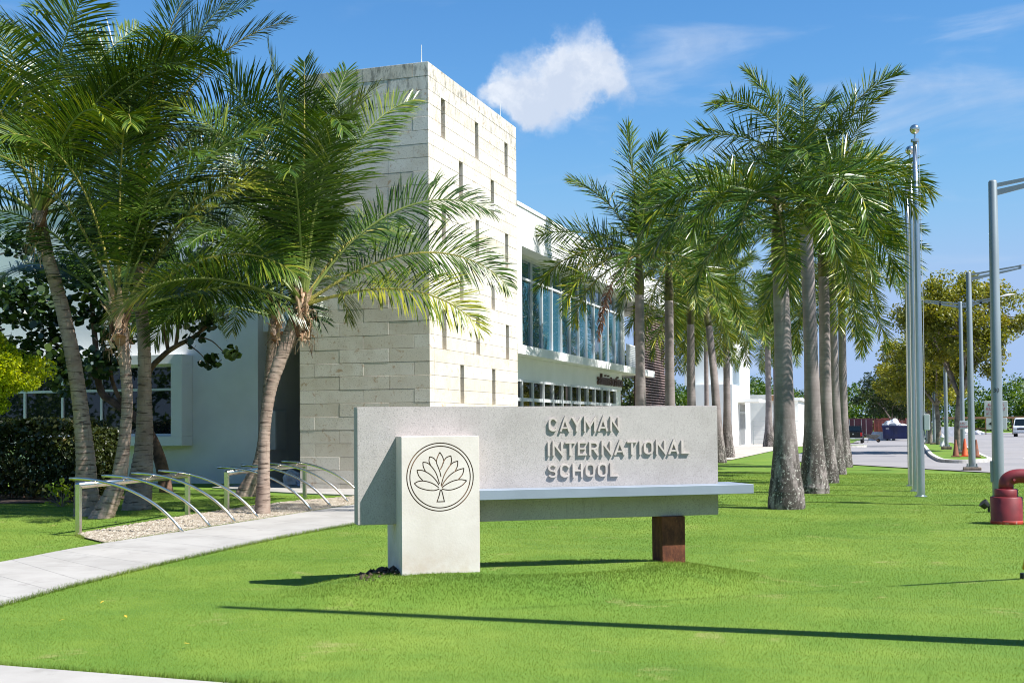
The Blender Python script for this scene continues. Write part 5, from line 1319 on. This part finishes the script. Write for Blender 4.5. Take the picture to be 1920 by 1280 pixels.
# mown grass blades, thinning out with distance
def blades(n, rmin, rmax, hgt_b, wid, seed):
    g = np.random.default_rng(seed)
    th = g.uniform(-.82, .16, n)+0.0; rr = rmin+(rmax-rmin)*g.random(n)**1.35
    x = rr*np.sin(th); y = rr*np.cos(th)
    k = ~in_poly(x, y, path_poly) & ~in_poly(x, y, walk_poly) & ~in_poly(x, y, grav_poly) & ~in_poly(x, y, pad_poly) & ~in_poly(x, y, gp2) & (x < 2.95) & (y > 5)
    a = (x-SO[0])*SD[0]+(y-SO[1])*SD[1]; b = (x-SO[0])*SN[0]+(y-SO[1])*SN[1]
    k &= ~((a > .38) & (a < 1.16) & (b < .30) & (b > -.55)) & ~((a > 3.17) & (a < 3.43) & (b < .04) & (b > -.24))
    k &= (y < 38.5) & ~((y < 33.4) & (x < -10.6) & (y > 24.3))
    x, y, rr = x[k], y[k], rr[k]; n = len(x); z = hgt(x, y)
    ang = g.uniform(0, 6.28, n); h_ = (hgt_b+.00025*rr)*g.uniform(.6, 1.3, n); w_ = wid*rr*g.uniform(.7, 1.3, n)
    lx, ly = g.normal(0, .5, n)*h_, g.normal(0, .5, n)*h_
    p0 = np.stack([x-np.cos(ang)*w_/2, y-np.sin(ang)*w_/2, z-.004], 1); p1 = np.stack([x+np.cos(ang)*w_/2, y+np.sin(ang)*w_/2, z-.004], 1); p2 = np.stack([x+lx, y+ly, z+h_], 1)
    return np.stack([p0, p1, p2], 1).reshape(-1, 3), g.random(n)
V = []; T = []
v, t_ = blades(860000, 6, 42, .0105, .00046, 1); V.append(v); T.append(t_)
def blade_set(x, y, hh, ww, seed):
    g = np.random.default_rng(seed); n = len(x); z = hgt(x, y)
    ang = g.uniform(0, 6.28, n); h_ = hh*g.uniform(.5, 1.3, n); w_ = ww*g.uniform(.7, 1.3, n); lx, ly = g.normal(0, .45, n)*h_, g.normal(0, .45, n)*h_
    p0 = np.stack([x-np.cos(ang)*w_/2, y-np.sin(ang)*w_/2, z-.004], 1); p1 = np.stack([x+np.cos(ang)*w_/2, y+np.sin(ang)*w_/2, z-.004], 1); p2 = np.stack([x+lx, y+ly, z+h_], 1)
    return np.stack([p0, p1, p2], 1).reshape(-1, 3), g.random(n)*.5
# the bank of the sign mound is left longer
g = np.random.default_rng(51); n = 42000; a = g.uniform(-1.2, 4.6, n); b = g.uniform(.05, 1.6, n); aa = a-1.9
rr = np.sqrt((aa/np.where(aa > 0, 2.55, 2.9))**2+(b/1.5)**2)
k = (rr > .42) & (rr < .95+g.normal(0, .09, n)) & ~((a > .36) & (a < 1.18) & (b < .31)); a, b = a[k], b[k]
v, t_ = blade_set(SO[0]+SD[0]*a+SN[0]*b, SO[1]+SD[1]*a+SN[1]*b, .023, .005, 52); V.append(v); T.append(t_)
# ragged edges along the paving
for ln, cnt, sg_ in ((PL, 9000, -1), (PR, 14000, 1), (np.array(grav_poly[6:10]), 4000, -1), (np.array([(-7.4, 6.5), (-5.8, 6.43), (-5.0, 6.41), (-4.0, 6.39), (1.5, 6.37)]), 9000, 0)):
    ln = np.asarray(ln); ln = ln[ln[:, 1] < 30]; sl = np.concatenate([[0], np.cumsum(np.linalg.norm(np.diff(ln, axis=0), axis=1))]); u = g.random(cnt)*sl[-1]
    x = np.interp(u, sl, ln[:, 0]); y = np.interp(u, sl, ln[:, 1]); off = g.normal(.012, .022, cnt)
    if sg_: x = x+sg_*off
    else: y = y+off
    v, t_ = blade_set(x, y, .05, .006, 60+cnt % 7); V.append(v); T.append(t_)
V = np.concatenate(V); T = np.concatenate(T); F_ = np.arange(len(V)).reshape(-1, 3)
o = stuff(tri_mesh('grass', V, F_, MT['grass'], np.repeat(T, 3))); tag(o, 'short mown green grass of the front lawn', 'grass')
# fallen leaves
g = np.random.default_rng(44)
for i, (x, y) in enumerate([(-6.6, 8.0), (-6.9, 8.9), (-6.2, 8.3), (-11.2, 15.6), (-10.9, 17.2), (-11.3, 20.0), (-13.2, 15.8), (-12.6, 16.6), (-5.0, 7.4)]):
    a = g.uniform(0, 6.28); L_ = .06 if y > 14 else .03; c, s_ = math.cos(a)*L_, math.sin(a)*L_; z = float(hgt(x, y))+.03
    lf = mk('fallen_leaf', [(x-c, y-s_, z), (x+s_*.4, y-c*.4, z+.012), (x+c, y+s_, z+.015), (x-s_*.4, y+c*.4, z+.010)], [(0, 1, 2, 3)], MT['timber'] if y > 14 else MT['yellow'])
    lab = ('tiny yellow leaf on the foreground lawn, middle of three', 'tiny yellow leaf on the lawn nearest the footpath', 'tiny yellow leaf on the lawn left of the pole shadow tip', 'brown leaf on the gravel at the first hoop of the near stand', 'brown leaf at the path edge of the gravel by the near stand',
           'brown leaf on the gravel right of the leaning palm trunk', 'brown leaf on the shaded grass left of the near stand', 'brown leaf on the shaded grass behind the near stand', 'tiny yellow leaf on the lawn by the bottom-left pavement')[i]
    tag(lf, lab, 'leaf', 'brown fallen leaves' if y > 14 else 'yellow fallen leaves')
